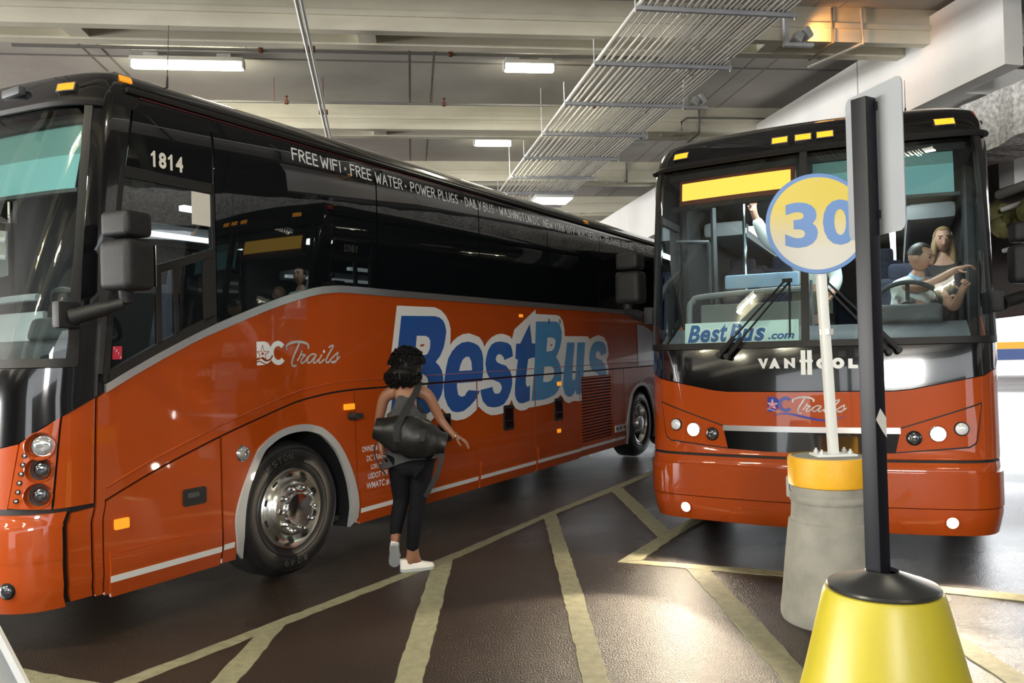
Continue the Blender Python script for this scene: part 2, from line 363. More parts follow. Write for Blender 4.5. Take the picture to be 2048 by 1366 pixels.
# joints of the precast deck units
bm=B()
for x in (-6.4,-3.62,-3.42,.05,.34,4.3,4.6,7.4): slab(bm,x,x+.006,-8,40,5.216,5.222)
for y in (-4,-.6,2.8,6.2,9.72,13.1,16.5,19.9,23.2): slab(bm,-28,14,y,y+.03,5.21,5.222)
o=struct('trim_1',bm,M['pipe']); o.matrix_world=RB
bm=B(); slab(bm,-30,-29.6,-9,40,0,5.3); o=struct('wall_left',bm,M['dark']); o.matrix_world=RB
bm=B(); slab(bm,-30,3.4,26.6,27.0,0,5.3); o=struct('wall_back',bm,M['deck']); o.matrix_world=RB
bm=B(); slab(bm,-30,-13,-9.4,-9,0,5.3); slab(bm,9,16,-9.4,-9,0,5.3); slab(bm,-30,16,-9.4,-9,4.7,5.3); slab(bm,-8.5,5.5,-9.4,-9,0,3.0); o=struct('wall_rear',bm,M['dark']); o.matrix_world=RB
bm=B(); t=B(); slab(t,13,13.4,-9,8.5,3.3,4.6); merge(bm,t); slab(bm,12.2,12.8,-2.2,-1.5,0,5.2); slab(bm,12.2,12.8,4.6,5.4,0,5.2); o=struct('wall_side',bm,M['rough'])
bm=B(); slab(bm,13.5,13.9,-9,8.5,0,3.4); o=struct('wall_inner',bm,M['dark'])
# distant white wall with amber and navy bands, beyond the right-hand bus
bm=B(); slab(bm,14,60,40,40.5,0,6); o=struct('wall_far',bm,M['wallw']); o.matrix_world=Matrix.Rotation(-.2,4,'Z')
bm=B(); slab(bm,14,60,39.97,40,1.22,1.52); b=struct('trim_2',bm,M['amberband']); b.matrix_world=Matrix.Rotation(-.2,4,'Z')
bm=B(); slab(bm,14,60,39.97,40,.72,1.20); b=struct('trim_3',bm,M['navyband']); b.matrix_world=Matrix.Rotation(-.2,4,'Z')

# ramp: a pale fascia that falls away from us, its soffit and a sprayed beam under it
RD=Vector((-.2496,1,-.0527)); RN=Vector((1,.2496,0)).normalized(); RP=Vector((4.825,7.65,4.30))
def rp(t,n,h): return tuple(RP+RD*t+RN*n+Vector((0,0,h)))
def rprism(bm,prof,t0,t1):
    a=[bm.verts.new(rp(t0,n,h)) for n,h in prof]; b=[bm.verts.new(rp(t1,n,h)) for n,h in prof]
    bm.faces.new(a); bm.faces.new(b[::-1]); n=len(a)
    for i in range(n): bm.faces.new((a[i],b[i],b[(i+1)%n],a[(i+1)%n]))
    bmesh.ops.recalc_face_normals(bm,faces=bm.faces); return bm
bm=B(); rprism(bm,[(0,0),(0,.9),(.22,.9),(.22,0)],0,26); rprism(bm,[(.221,0),(.221,.30),(6.0,.30),(6.0,0)],.7,26); struct('ramp',bm,M['ramp'])
bm=B()
for t in (2.05,5.1): rprism(bm,[(-.004,0),(-.004,.9),(0.001,.9),(0.001,0)],t,t+.012)
struct('trim_4',bm,M['deck'])
bm=B(); t=B(); rprism(t,[(.42,-.05),(.44,-.58),(.95,-.62),(1.05,-.05)],-3,20)
bmesh.ops.subdivide_edges(t,edges=[e for e in t.edges if e.calc_length()>5],cuts=110)
bmesh.ops.triangulate(t,faces=t.faces); merge(bm,t)
for v in bm.verts: v.co+=Vector((rng.uniform(-.03,.03),rng.uniform(-.03,.03),rng.uniform(-.035,.02)))
struct('sprayed_beam',bm,M['rough'])
bm=B(); slab(bm,6.12,7.9,9.6,9.9,3.52,3.95); struct('pale_beam_end',bm,M['ramp'])
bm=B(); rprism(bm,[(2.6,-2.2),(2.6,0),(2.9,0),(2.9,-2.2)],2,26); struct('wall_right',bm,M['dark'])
rr=random.Random(5)
bm=B()
for k in range(14):
    c=rp(rr.uniform(.6,2.6),rr.uniform(1.45,1.9),rr.uniform(-1.25,-.95)); t=B(); bmesh.ops.create_icosphere(t,subdivisions=2,radius=rr.uniform(.10,.2))
    for v in t.verts: v.co*=rr.uniform(.8,1.2)
    merge(bm,t,Matrix.Translation(c))
o=finish('insulation',bm,M['insul']); o['kind']='stuff'; tag(o,'mossy green-brown insulation hanging in the dark gap right of the sprayed concrete beam','insulation')
def pipe_thing(name,label,cat,pts,r,m,group=None,n=0,clamps=()):
    bm=B(); tube(bm,pts,r,10,n); root=finish(name,bm,m); tag(root,label,cat,group)
    return root
pipe_thing('drain_pipe','thick grey pipe crossing the dark gap right of the right bus roof','pipe',[rp(-.3,1.25,-.80),rp(.6,1.3,-.84),rp(1.4,1.35,-.88)],.055,M['pipe'])
pipe_thing('white_pipe','white slanting pipe just below the thick grey pipe right of the right bus','pipe',[rp(-.4,1.95,-.80),rp(1.6,1.6,-1.0)],.03,M['whitepaint'])
pipe_thing('white_pipe','lower white slanting pipe beside the right bus windshield, above the cropped door mirror','pipe',[rp(-.4,1.95,-1.30),rp(1.6,1.6,-1.5)],.028,M['whitepaint'])

# ceiling lights
def light_fixture(x,y,z,L,label,lit=True,group='tubular ceiling lights under the deck',power=26):
    r=empty('ceiling_light',label,'ceiling light',bw(x,y,z),PHI+.0,group)
    bm=B(); box(bm,(0,0,.065),(L,.13,.05),bevel=.012); finish('housing',bm,M['fixture'],r)
    bm=B(); box(bm,(0,0,0),(L-.02,.12,.085),bevel=.03); finish('diffuser',bm,M['tube'],r)
    for s in (-1,1):
        bm=B(); box(bm,(s*L*.32,0,.115),(.16,.05,.05)); finish('bracket',bm,M['galv'],r)
        bm=B(); box(bm,(s*(L/2-.01),0,.02),(.03,.11,.1),bevel=.01); finish('end_cap',bm,M['fixture'],r)
    l=bpy.data.lights.new('tube_light','AREA'); l.shape='RECTANGLE'; l.size=L; l.size_y=.12; l.energy=power; l.color=(1,.95,.74)
    for s in ((-.3,.3) if L>1 else (0,)):
        q=bpy.data.lights.new('tube_glow','POINT'); q.energy=power*.45; q.color=(1,.95,.70); q.shadow_soft_size=.05
        qo=bpy.data.objects.new('tube_glow',q); COL.objects.link(qo); qo.parent=r; qo.location=(s*L,0,-.11)
    lo=bpy.data.objects.new('tube_light',l); COL.objects.link(lo); lo.parent=r; lo.location=(0,0,-.06)
    return r
light_fixture(-2.50,9.62,5.08,1.27,'long lit tube light above the left bus roof',power=30)
light_fixture(1.50,9.50,5.08,.63,'short lit tube light nearest the conduit rack, left of its top',power=18)
light_fixture(1.41,12.96,5.08,.63,'short lit tube light farther back, left of the conduit rack middle',power=18)
for x,y,lb in ((-6.5,9.8,'lit tube light over the front of the left bus'),(-8.,1.2,'lit tube light mirrored in the left windshield'),(-3.6,1.6,'lit tube light overhead before the left bus'),(3,3.0,'lit tube light overhead above the signs'),(-4.5,-2.,'lit tube light behind the viewer on the left'),(3.2,-2.,'lit tube light behind the viewer on the right'),(-9,-2,'lit tube light far behind on the left'),(3.4,19.8,'lit tube light far back beside the ramp')):
    light_fixture(x,y,5.08,1.27,lb,power=130 if x<-3.4 and y<2 else (14 if (x,y)==(3,3.0) else 30))
r=empty('panel_light','flat white panel light below the far end of the conduit rack','ceiling light',(.95,15.4,4.45),.168)
r.location=bw(2.70,14.85,4.50)
bm=B(); box(bm,(0,0,.03),(.74,.66,.05),bevel=.008); finish('housing',bm,M['fixture'],r)
bm=B(); box(bm,(0,0,-.005),(.70,.62,.03),bevel=.006); finish('diffuser',bm,mat('panel_lit',(.9,.9,.9),.4,0,0,(1,.98,.94),1.1),r)
for s in (-1,1):
    bm=B(); cyl(bm,(s*.3,0,.05),(s*.3,0,.12),.008,seg=6); finish('hanger_rod',bm,M['galv'],r)

# conduit rack (garage frame E1/E2)
TH=.1679
def gw(x,y,z): return (x*math.cos(TH)-y*math.sin(TH), x*math.sin(TH)+y*math.cos(TH), z)
r=empty('conduit_rack','wide hanging rack of parallel steel conduits running away under the beams','conduit rack',gw(3.02,5.5,4.62),TH)
rx=random.Random(11)
xs=[-.70,-.63,-.57,-.48,-.40,-.345]; x=-.27
while x<.70: xs.append(x); x+=rx.choice((.042,.048,.054,.062))
for i,x in enumerate(xs):
    rad=.021 if i==0 else rx.choice((.0115,.013,.014,.016))
    y1=9.5+rx.uniform(-.1,.35); y0=-2.6
    bm=B(); cyl(bm,(x,y0,rad+.003),(x,y1,rad+.003),rad,seg=8)
    for k in range(1 if rad>.02 else 0+1):
        yy=rx.uniform(1,9); cyl(bm,(x,yy,rad+.003),(x,yy+.07,rad+.003),rad+.005,seg=8)
    finish('conduit',bm,M['conduit'],r)
for k in range(-2,8):
    y=1.08+k*1.325
    bm=B(); box(bm,(0.01,y,-.020),(1.50,.036,.036)); 
    for x in xs: box(bm,(x,y,.012),(.03,.035,.024))
    ch=finish('strut_channel',bm,M['strut'],r)
    for s in (-1,1):
        bm=B(); cyl(bm,(s*.745,y,-.06),(s*.745,y,.62 if k%2 else .24),.006,seg=6); finish('hanger_rod',bm,M['galv'],ch)
# sprinkler lines
def sprinkler(y,z,x0,x1,label):
    r=empty('sprinkler_pipe',label,'sprinkler pipe',bw(0,y,z),PHI)
    bm=B(); cyl(bm,(x0,0,0),(x1,0,0),.017,seg=10); finish('pipe',bm,M['pipe'],r)
    for k,x in enumerate(range(int(x0)+1,int(x1),2)):
        bm=B(); cyl(bm,(x+.35,0,0),(x+.35,0,.33),.005,seg=6); finish('hanger_rod',bm,M['rust'],r)
        bm=B(); box(bm,(x+.5,0,0),(.05,.05,.05),bevel=.01); cyl(bm,(x+.5,0,0),(x+.5,0,.07),.012,seg=8); cyl(bm,(x+.5,0,.07),(x+.5,0,.078),.022,seg=10); finish('sprinkler_head',bm,M['rust'],r)
    return r
sprinkler(8.62,4.9,-3.95,2.9,'rusty sprinkler pipe just beyond the nearest beam, over the long tube light')
sprinkler(10.36,4.9,-3.6,3.3,'sprinkler pipe crossing in front of the second beam')
# pair of white conduits
r=empty('ceiling_conduit','pair of white conduits running away above the left bus','conduit',gw(-.60,3.,4.73),TH)
for dx in (-.022,.022):
    bm=B(); cyl(bm,(dx,0,0),(dx,10.4,0),.017,seg=10); finish('conduit',bm,M['whitepaint'],r)
for k in range(5):
    bm=B(); box(bm,(0,1+k*2.1,.02),(.11,.05,.05)); ch=finish('clamp',bm,M['rust'],r)
    bm=B(); cyl(bm,(.0,1+k*2.1,.04),(.0,1+k*2.1,.46 if k else .1),.006,seg=6); finish('hanger_rod',bm,M['rust'],ch)
# flood-light brackets on the ramp edge
def bracket(x,y,zb,label):
    top=5.215; r=empty('floodlight_bracket',label,'floodlight',bw(x,y,zb),PHI,'floodlights along the ramp edge'); h=top-zb
    bm=B(); box(bm,(0,0,h/2),(.045,.045,h)); finish('channel_post',bm,M['galv'],r)
    bm=B(); box(bm,(-.02,0,h-.012),(.14,.10,.022)); finish('ceiling_plate',bm,M['galv'],r)
    bm=B(); box(bm,(.13,0,.01),(.32,.05,.035)); finish('channel_arm',bm,M['galv'],r)
    bm=B(); box(bm,(.12,0,.085),(.09,.12,.10),Matrix.Rotation(.5,4,'Y'),bevel=.012); box(bm,(.21,0,.12),(.06,.16,.12),Matrix.Rotation(-.5,4,'Y'),bevel=.01); hd=finish('lamp_head',bm,M['galv'],r)
    bm=B(); box(bm,(.243,0,.138),(.008,.13,.09),Matrix.Rotation(-.5,4,'Y')); finish('lens',bm,M['lampglass'],hd)
    return r
fl=bracket(3.90,7.72,4.72,'floodlight on a hanging post at the ramp top, orange glow on the beam behind')
for x,y,zb,lb in ((3.575,9.83,4.72,'silver floodlight on a long hanging post above the middle of the ramp edge'),(3.30,11.55,4.72,'silver floodlight on a hanging post left of the ramp edge above the bus markers'),(2.84,14.15,4.72,'small floodlight on a post just left of the right bus roof corner'),(2.50,16.10,4.72,'small pale floodlight on a square bracket far down the ramp'),(2.10,18.1,4.72,'farthest small floodlight at the foot of the ramp edge')): bracket(x,y,zb,lb)
l=bpy.data.lights.new('flood_glow','SPOT'); l.energy=16; l.color=(1,.42,.11); l.shadow_soft_size=.05; l.spot_size=math.radians(95); l.spot_blend=.8
lo=bpy.data.objects.new('flood_glow',l); COL.objects.link(lo); lo.parent=fl; lo.location=(.27,0,.16); lo.rotation_euler=Vector((.8,.55,.1)).to_track_quat('-Z','Y').to_euler()
# conduits on the beam faces at the right
def wall_conduit(pts,label,rad=.013,m='pipe'):
    return pipe_thing('beam_conduit',label,'conduit',[bw(*p) for p in pts],rad,M[m])
wall_conduit([(4.50,7.88,5.2),(4.50,7.88,4.83),(4.50,8.38,4.83)],'dark conduit dropping down the nearest beam right of the conduit rack')
wall_conduit([(4.84,7.88,5.2),(4.84,7.88,4.83),(4.60,8.6,4.83)],'grey conduit on the orange-lit stretch of the nearest beam',.016,'conduit')
wall_conduit([(4.32,11.33,5.2),(4.32,11.33,4.82),(4.32,11.8,4.82)],'dark conduit dropping down the second beam right of the rack',.018)
wall_conduit([(4.05,11.33,4.86),(4.05,11.33,4.99),(4.13,11.33,5.05),(6.0,11.33,5.05)],'grey hooked conduit lying along the second beam face')
wall_conduit([(4.15,14.72,5.2),(4.15,14.72,4.84),(3.7,15.6,5.18)],'dark conduit on the third beam right of the rack',.018)
PA_POSE=(-3.86467295492652, 4.853216935208452, 0.5287)
PB_POSE=(2.1995, 6.0084, 0.4514)
# ------------------------------------------------------------------ coach body surface
ZX=[(.24,.05),(.34,.01),(.5,0),(.72,0),(.80,.045),(.95,.055),(1.2,.07),(1.45,.09),(1.62,.11),(1.70,.125),(2.2,.21),(2.7,.30),(3.05,.365),(3.2,.40),(3.32,.44),(3.42,.50),(3.49,.64),(3.53,.85),(3.555,1.4)]
ZW=[(.24,1.265),(.4,1.295),(3.1,1.293),(3.22,1.283),(3.32,1.262),(3.42,1.215),(3.49,1.12),(3.53,.98),(3.555,.6)]
def lerp_t(T,z):
    if z<=T[0][0]:return T[0][1]
    for (a,b),(c,d) in zip(T,T[1:]):
        if z<=c: return b+(d-b)*(z-a)/(c-a)
    return T[-1][1]
W0=1.295; LEN=13.7
def _plan():
    pts=[]
    n=40
    for i in range(n+1):
        v=.98*i/n; pts.append((v,.10*(v/.98)**2))
    # bezier corner from (.92,.09) slope .1957 to (1.295,.62)
    p0=(.98,.10); p3=(1.295,.52); 
    p1=(.98+.24,.10+.24*.204); p2=(1.295,.52-.27)
    for i in range(1,31):
        t=i/30;a=(1-t)**3;b=3*t*(1-t)**2;c=3*t*t*(1-t);d=t**3
        pts.append((a*p0[0]+b*p1[0]+c*p2[0]+d*p3[0],a*p0[1]+b*p1[1]+c*p2[1]+d*p3[1]))
    for i in range(1,31): pts.append((1.295,.52+(LEN-.2-.52)*i/30))
    for i in range(1,11):
        a=math.pi/2*i/10; pts.append((1.295-.2+.2*math.cos(a),LEN-.2+.2*math.sin(a)))
    for i in range(1,6): pts.append((1.095*(1-i/5),LEN))
    return pts
PL=_plan(); SL=[0.]
for a,b in zip(PL,PL[1:]): SL.append(SL[-1]+math.hypot(b[0]-a[0],b[1]-a[1]))
S_END=SL[-1]
S_SIDE=SL[70]  # where side starts 
def plan(s):
    sg=1 if s>=0 else -1; s=min(abs(s),S_END)
    i=min(max(bisect.bisect(SL,s)-1,0),len(PL)-2)
    t=(s-SL[i])/(SL[i+1]-SL[i])
    return sg*(PL[i][0]+t*(PL[i+1][0]-PL[i][0])),PL[i][1]+t*(PL[i+1][1]-PL[i][1])
def sm(t): t=min(max(t,0),1); return t*t*(3-2*t)
def P0(s,z):
    v,u=plan(s)
    x0=lerp_t(ZX,z); 
    fade=1-sm((u-.05)/.95) if u<LEN/2 else 0
    return (v*lerp_t(ZW,z)/W0, u+x0*fade, z)
def s_v(v):   # front: lateral v -> s (z ref)
    sg=1 if v>=0 else -1; v=abs(v)
    for i in range(70):
        if PL[i+1][0]>=v: return sg*(SL[i]+(v-PL[i][0])/(PL[i+1][0]-PL[i][0])*(SL[i+1]-SL[i]))
    return sg*SL[70]
def s_u(u,z=None):   # side: u -> s
    if z is None or u>1.55: return S_SIDE+u-.52
    lo,hi=.3,3.
    for _ in range(40):
        m=(lo+hi)/2
        if P0(m,z)[1]<u: lo=m
        else: hi=m
    return lo
def Pn(s,z,off=0.):
    p=Vector(P0(s,z))
    if not off: return p
    e=.004
    a=Vector(P0(s+e,z))-Vector(P0(s-e,z)); b=Vector(P0(s,z+e))-Vector(P0(s,z-e))
    n=a.cross(b)
    if n.length<1e-9: n=Vector((p.x,0,0))
    n.normalize()
    c=Vector((p.x,p.y-LEN/2,0))
    if n.x*p.x+n.y*(p.y-LEN/2)<0: n=-n
    return p+n*off
def dens(v,mx): 
    out=[v[0]]
    for a,b in zip(v,v[1:]):
        n=max(1,math.ceil(abs(b-a)/mx)); out+= [a+(b-a)*(k+1)/n for k in range(n)]
    return out
SCUT=[-1.577+i*.045 for i in range(71)]
ZCUT=[.34,.40,.5,.72,.76,.80,.95,1.2,1.45,1.62,1.70,1.85,2.0,2.2,2.45,2.7,2.9,3.05,3.12,3.2,3.26,3.32,3.37,3.42]
def patch(polys, out=.0, thick=.02, bm=None, zc=True, holes=None):
    """closed outline(s) in (s,z) laid on the coach surface as a panel of real thickness"""
    if polys and not isinstance(polys[0][0],(tuple,list)): polys=[polys]
    R=bm or B()
    for poly in polys:
        t=B(); poly2(t,[(p[0],p[1]) for p in poly])
        if holes:
            es=list(t.edges); bmesh.ops.delete(t,geom=list(t.faces),context='FACES_ONLY')
            for h in holes:
                hv=[t.verts.new((a,b,0)) for a,b in h]
                for i in range(len(hv)): t.edges.new((hv[i],hv[(i+1)%len(hv)]))
            bmesh.ops.triangle_fill(t,edges=list(t.edges),use_beauty=True,use_dissolve=False)
        smin=min(p[0] for p in poly); smax=max(p[0] for p in poly); zmin=min(p[1] for p in poly); zmax=max(p[1] for p in poly)
        def cut(co,no): bmesh.ops.bisect_plane(t,geom=list(t.verts)+list(t.edges)+list(t.faces),dist=1e-5,plane_co=co,plane_no=no)
        front=smin<1.6 and smax>-1.6
        if front:
            for s in SCUT:
                if smin+1e-4<s<smax-1e-4: cut((s,0,0),(1,0,0))
        if zc and (front or zmax>3.05 or zmin<.39):
            for z in ZCUT:
                if zmin+1e-4<z<zmax-1e-4: cut((0,z,0),(0,1,0))
        bmesh.ops.recalc_face_normals(t,faces=t.faces)
        if t.faces and t.faces[0].normal.z<0: bmesh.ops.reverse_faces(t,faces=t.faces)
        outer={v:R.verts.new(Pn(v.co.x,v.co.y,out)) for v in t.verts}
        for f in t.faces: R.faces.new([outer[v] for v in f.verts])
        if thick:
            inner={v:R.verts.new(Pn(v.co.x,v.co.y,out-thick)) for v in t.verts}
            for f in t.faces: R.faces.new([inner[v] for v in reversed(f.verts)])
            for e in t.edges:
                if len(e.link_faces)==1:
                    a,b=e.verts
                    l=[l for l in e.link_loops][0]; a=l.vert; b=l.link_loop_next.vert
                    R.faces.new([outer[b],outer[a],inner[a],inner[b]])
        t.free()
    return R
def SU(u): return S_SIDE+u-.52
def sd(sg,pts): return [(sg*SU(u),z) for u,z in pts]           # side outline (u,z) -> (s,z)
def lift(bm2, fn, out):                                        # flat artwork -> coach surface
    for v in bm2.verts:
        s,z=fn(v.co.x,v.co.y); v.co=Pn(s,z,out)
    return bm2
def rect(s0,s1,z0,z1): return [(s0,z0),(s1,z0),(s1,z1),(s0,z1)]
def rrect(s0,s1,z0,z1,r=.03,n=4):
    out=[]
    for cx,cy,a0 in ((s1-r,z0+r,-PI/2),(s1-r,z1-r,0),(s0+r,z1-r,PI/2),(s0+r,z0+r,PI)):
        for k in range(n+1): out.append((cx+r*math.cos(a0+PI/2*k/n),cy+r*math.sin(a0+PI/2*k/n)))
    return out
def ellipse(cs,cz,rs,rz=None,n=24): rz=rz or rs; return [(cs+rs*math.cos(2*PI*k/n),cz+rz*math.sin(2*PI*k/n)) for k in range(n)]

SEAM=[(.602,.828),(.994,.973),(1.453,1.119),(1.808,1.217),(2.163,1.308),(2.40,1.342),(2.582,1.360),(2.824,1.370),(13.4,1.374)]
STRIP_LO=[(.594,1.465),(1.226,1.751),(1.472,1.846),(1.811,1.968),(2.0,2.03),(2.186,2.084),(2.40,2.135),(2.58,2.160),(2.76,2.170),(3.3,2.166),(13.4,2.166)]
STRIP_UP=[(.594,1.517),(1.187,1.785),(1.474,1.905),(1.812,2.026),(2.0,2.09),(2.188,2.143),(2.40,2.195),(2.582,2.219),(2.76,2.228),(3.3,2.226),(13.4,2.222)]
ARCH_O=[(1.590,.30),(1.568,.519),(1.622,.703),(1.753,.949),(1.84,1.03),(1.951,1.090),(2.08,1.125),(2.236,1.134),(2.36,1.110),(2.462,1.070),(2.615,.942),(2.742,.747),(2.826,.516),(2.842,.30)]
ARCH_I=[(1.640,.24),(1.640,.458),(1.683,.70),(1.817,.945),(1.90,1.012),(1.993,1.055),(2.10,1.077),(2.234,1.080),(2.34,1.058),(2.443,1.013),(2.596,.868),(2.70,.66),(2.742,.46),(2.746,.24)]
def shift(P,d): return [(u+d,z) for u,z in P]
def fine(P,n=4): return [(p.x,p.y) for p in smooth_path([(a,b,0) for a,b in P],n)]
ARCH_O=fine(ARCH_O); ARCH_I=fine(ARCH_I); SEAM=fine(SEAM[:8],3)+SEAM[8:]; STRIP_LO=fine(STRIP_LO[:10],3)+STRIP_LO[10:]; STRIP_UP=fine(STRIP_UP[:10],3)+STRIP_UP[10:]
R_OFF=7.16      # second wheel opening lies this far behind the first
def add_face_light(parent,name,s,z,r,m,bez=None,out=.012,proj=.012,dome=.012):
    c=Pn(s,z,out-.02); n=(Pn(s,z,.05)-Pn(s,z,0)).normalized(); mt=Matrix.Translation(c)@basis(n)
    bm=B(); lathe(bm,[(r*1.0,0),(r*1.0,.02+proj*.5),(r*.93,.02+proj)],mt,24,cap0=True)
    lathe(bm,[(r*.93,.02+proj),(r*.7,.02+proj+dome*.7),(r*.35,.02+proj+dome),(.001,.02+proj+dome*1.05)],mt,24)
    lamp=finish(name,bm,m,parent)
    if bez:
        bm=B(); lathe(bm,[(r*1.16,.0),(r*1.16,.022),(r*1.02,.03),(r*1.0,.02)],mt,24); finish('bezel',bm,bez,lamp)
    return lamp
def scoop(parent,s,z,rs,m,depth=.05):
    c=Pn(s,z,.004); n=(Pn(s,z,.05)-Pn(s,z,0)).normalized(); mt=Matrix.Translation(c)@basis(n)
    bm=B(); lathe(bm,[(rs+.004,-.004),(rs,.001),(rs*.93,-.012),(rs*.80,-depth*.75),(rs*.5,-depth),(.001,-depth)],mt,28); return finish('lamp_scoop',bm,m,parent)
def wheel(parent,v,u,side,deep=False,letters=False):
    """steel-belted tyre on a polished disc wheel; side=+1 faces the coach's left"""
    r=bpy.data.objects.new('wheel',None); COL.objects.link(r); r.parent=parent; r.empty_display_size=.2
    r.matrix_local=Matrix.Translation((v,u,.51))@Matrix.Rotation(side*PI/2,4,'Y')
    bm=B(); lathe(bm,[(.292,-.01),(.30,.02),(.33,.034),(.40,.040),(.455,.028),(.488,.004),(.500,-.03),(.508,-.05),(.508,-.24),(.50,-.27),(.45,-.30),(.30,-.29)],None,56)
    for k in range(3): lathe(bm,[(.508,-.085-k*.05),(.500,-.088-k*.05),(.500,-.096-k*.05),(.508,-.099-k*.05)],None,56)
    for rr_ in (.345,.45): lathe(bm,[(rr_,.036),(rr_+.004,.044),(rr_+.009,.037)],None,56)
    ty=finish('tyre',bm,M['tyre'],r)
    bm=B()
    if not deep: prof=[(.302,.020),(.292,.030),(.282,.026),(.274,.004),(.262,-.012),(.222,.010),(.208,.030),(.200,.050),(.190,.058),(.12,.060)]
    else: prof=[(.302,.020),(.292,.030),(.280,.026),(.268,-.02),(.255,-.085),(.235,-.10),(.20,-.115),(.12,-.115)]
    lathe(bm,prof,None,48); rim=finish('rim',bm,M['alloy'],r)
    a=.060 if not deep else -.115
    bm=B()
    if not deep: lathe(bm,[(.122,.050),(.122,.085),(.115,.094),(.06,.098),(.001,.099)],None,32)
    else: lathe(bm,[(.12,-.12),(.12,.02),(.105,.045),(.05,.05),(.001,.05)],None,32)
    finish('hub_cap',bm,M['steel'] if deep else M['chrome'],r)
    for k in range(10):
        t=2*PI*(k+.5)/10; x,y=.160*math.cos(t),.160*math.sin(t)
        bm=B(); cyl(bm,(x,y,a),(x,y,a+.012),.024,.021,12); cyl(bm,(x,y,a+.012),(x,y,a+.045),.019,.016,6); lathe(bm,[(.016,0),(.011,.01),(.001,.013)],Matrix.Translation((x,y,a+.045)),10); finish('lug_nut',bm,M['chrome'],r)
    for k in range(10):
        t=2*PI*k/10; rr_=.243 if not deep else .218; zz=-.001 if not deep else -.107
        tilt=-.5 if not deep else .3
        mt=Matrix.Rotation(t,4,'Z')@Matrix.Translation((rr_,0,zz+.003))@Matrix.Rotation(tilt,4,'Y')
        bm=B(); lathe(bm,[(.026,.0),(.026,.004),(.001,.004)],mt,16); finish('hand_hole',bm,M['blackmat'],r)
    if letters:
        for word,a0,da in (('ESTON',-.33,.14),('R249',PI-.02,.155)):
            bm=B()
            for i,ch in enumerate(word):
                t=fit(text_bm(ch,offset=.02),-.021,.021,-.026,.026) if ch!='1' else fit(text_bm(ch),-.01,.01,-.026,.026)
                ang=a0+da*(i-(len(word)-1)/2)
                # local wheel axes: up is -x, rearward is +y for the left side
                for vv in t.verts:
                    px,py=vv.co.x,vv.co.y; th=ang+px/.395; rad=.398+py
                    vv.co=Vector((-rad*math.cos(th),rad*math.sin(th),.0425))
                merge(bm,t)
            finish('tyre_lettering',bm,M['tyremark'],r)
    return r
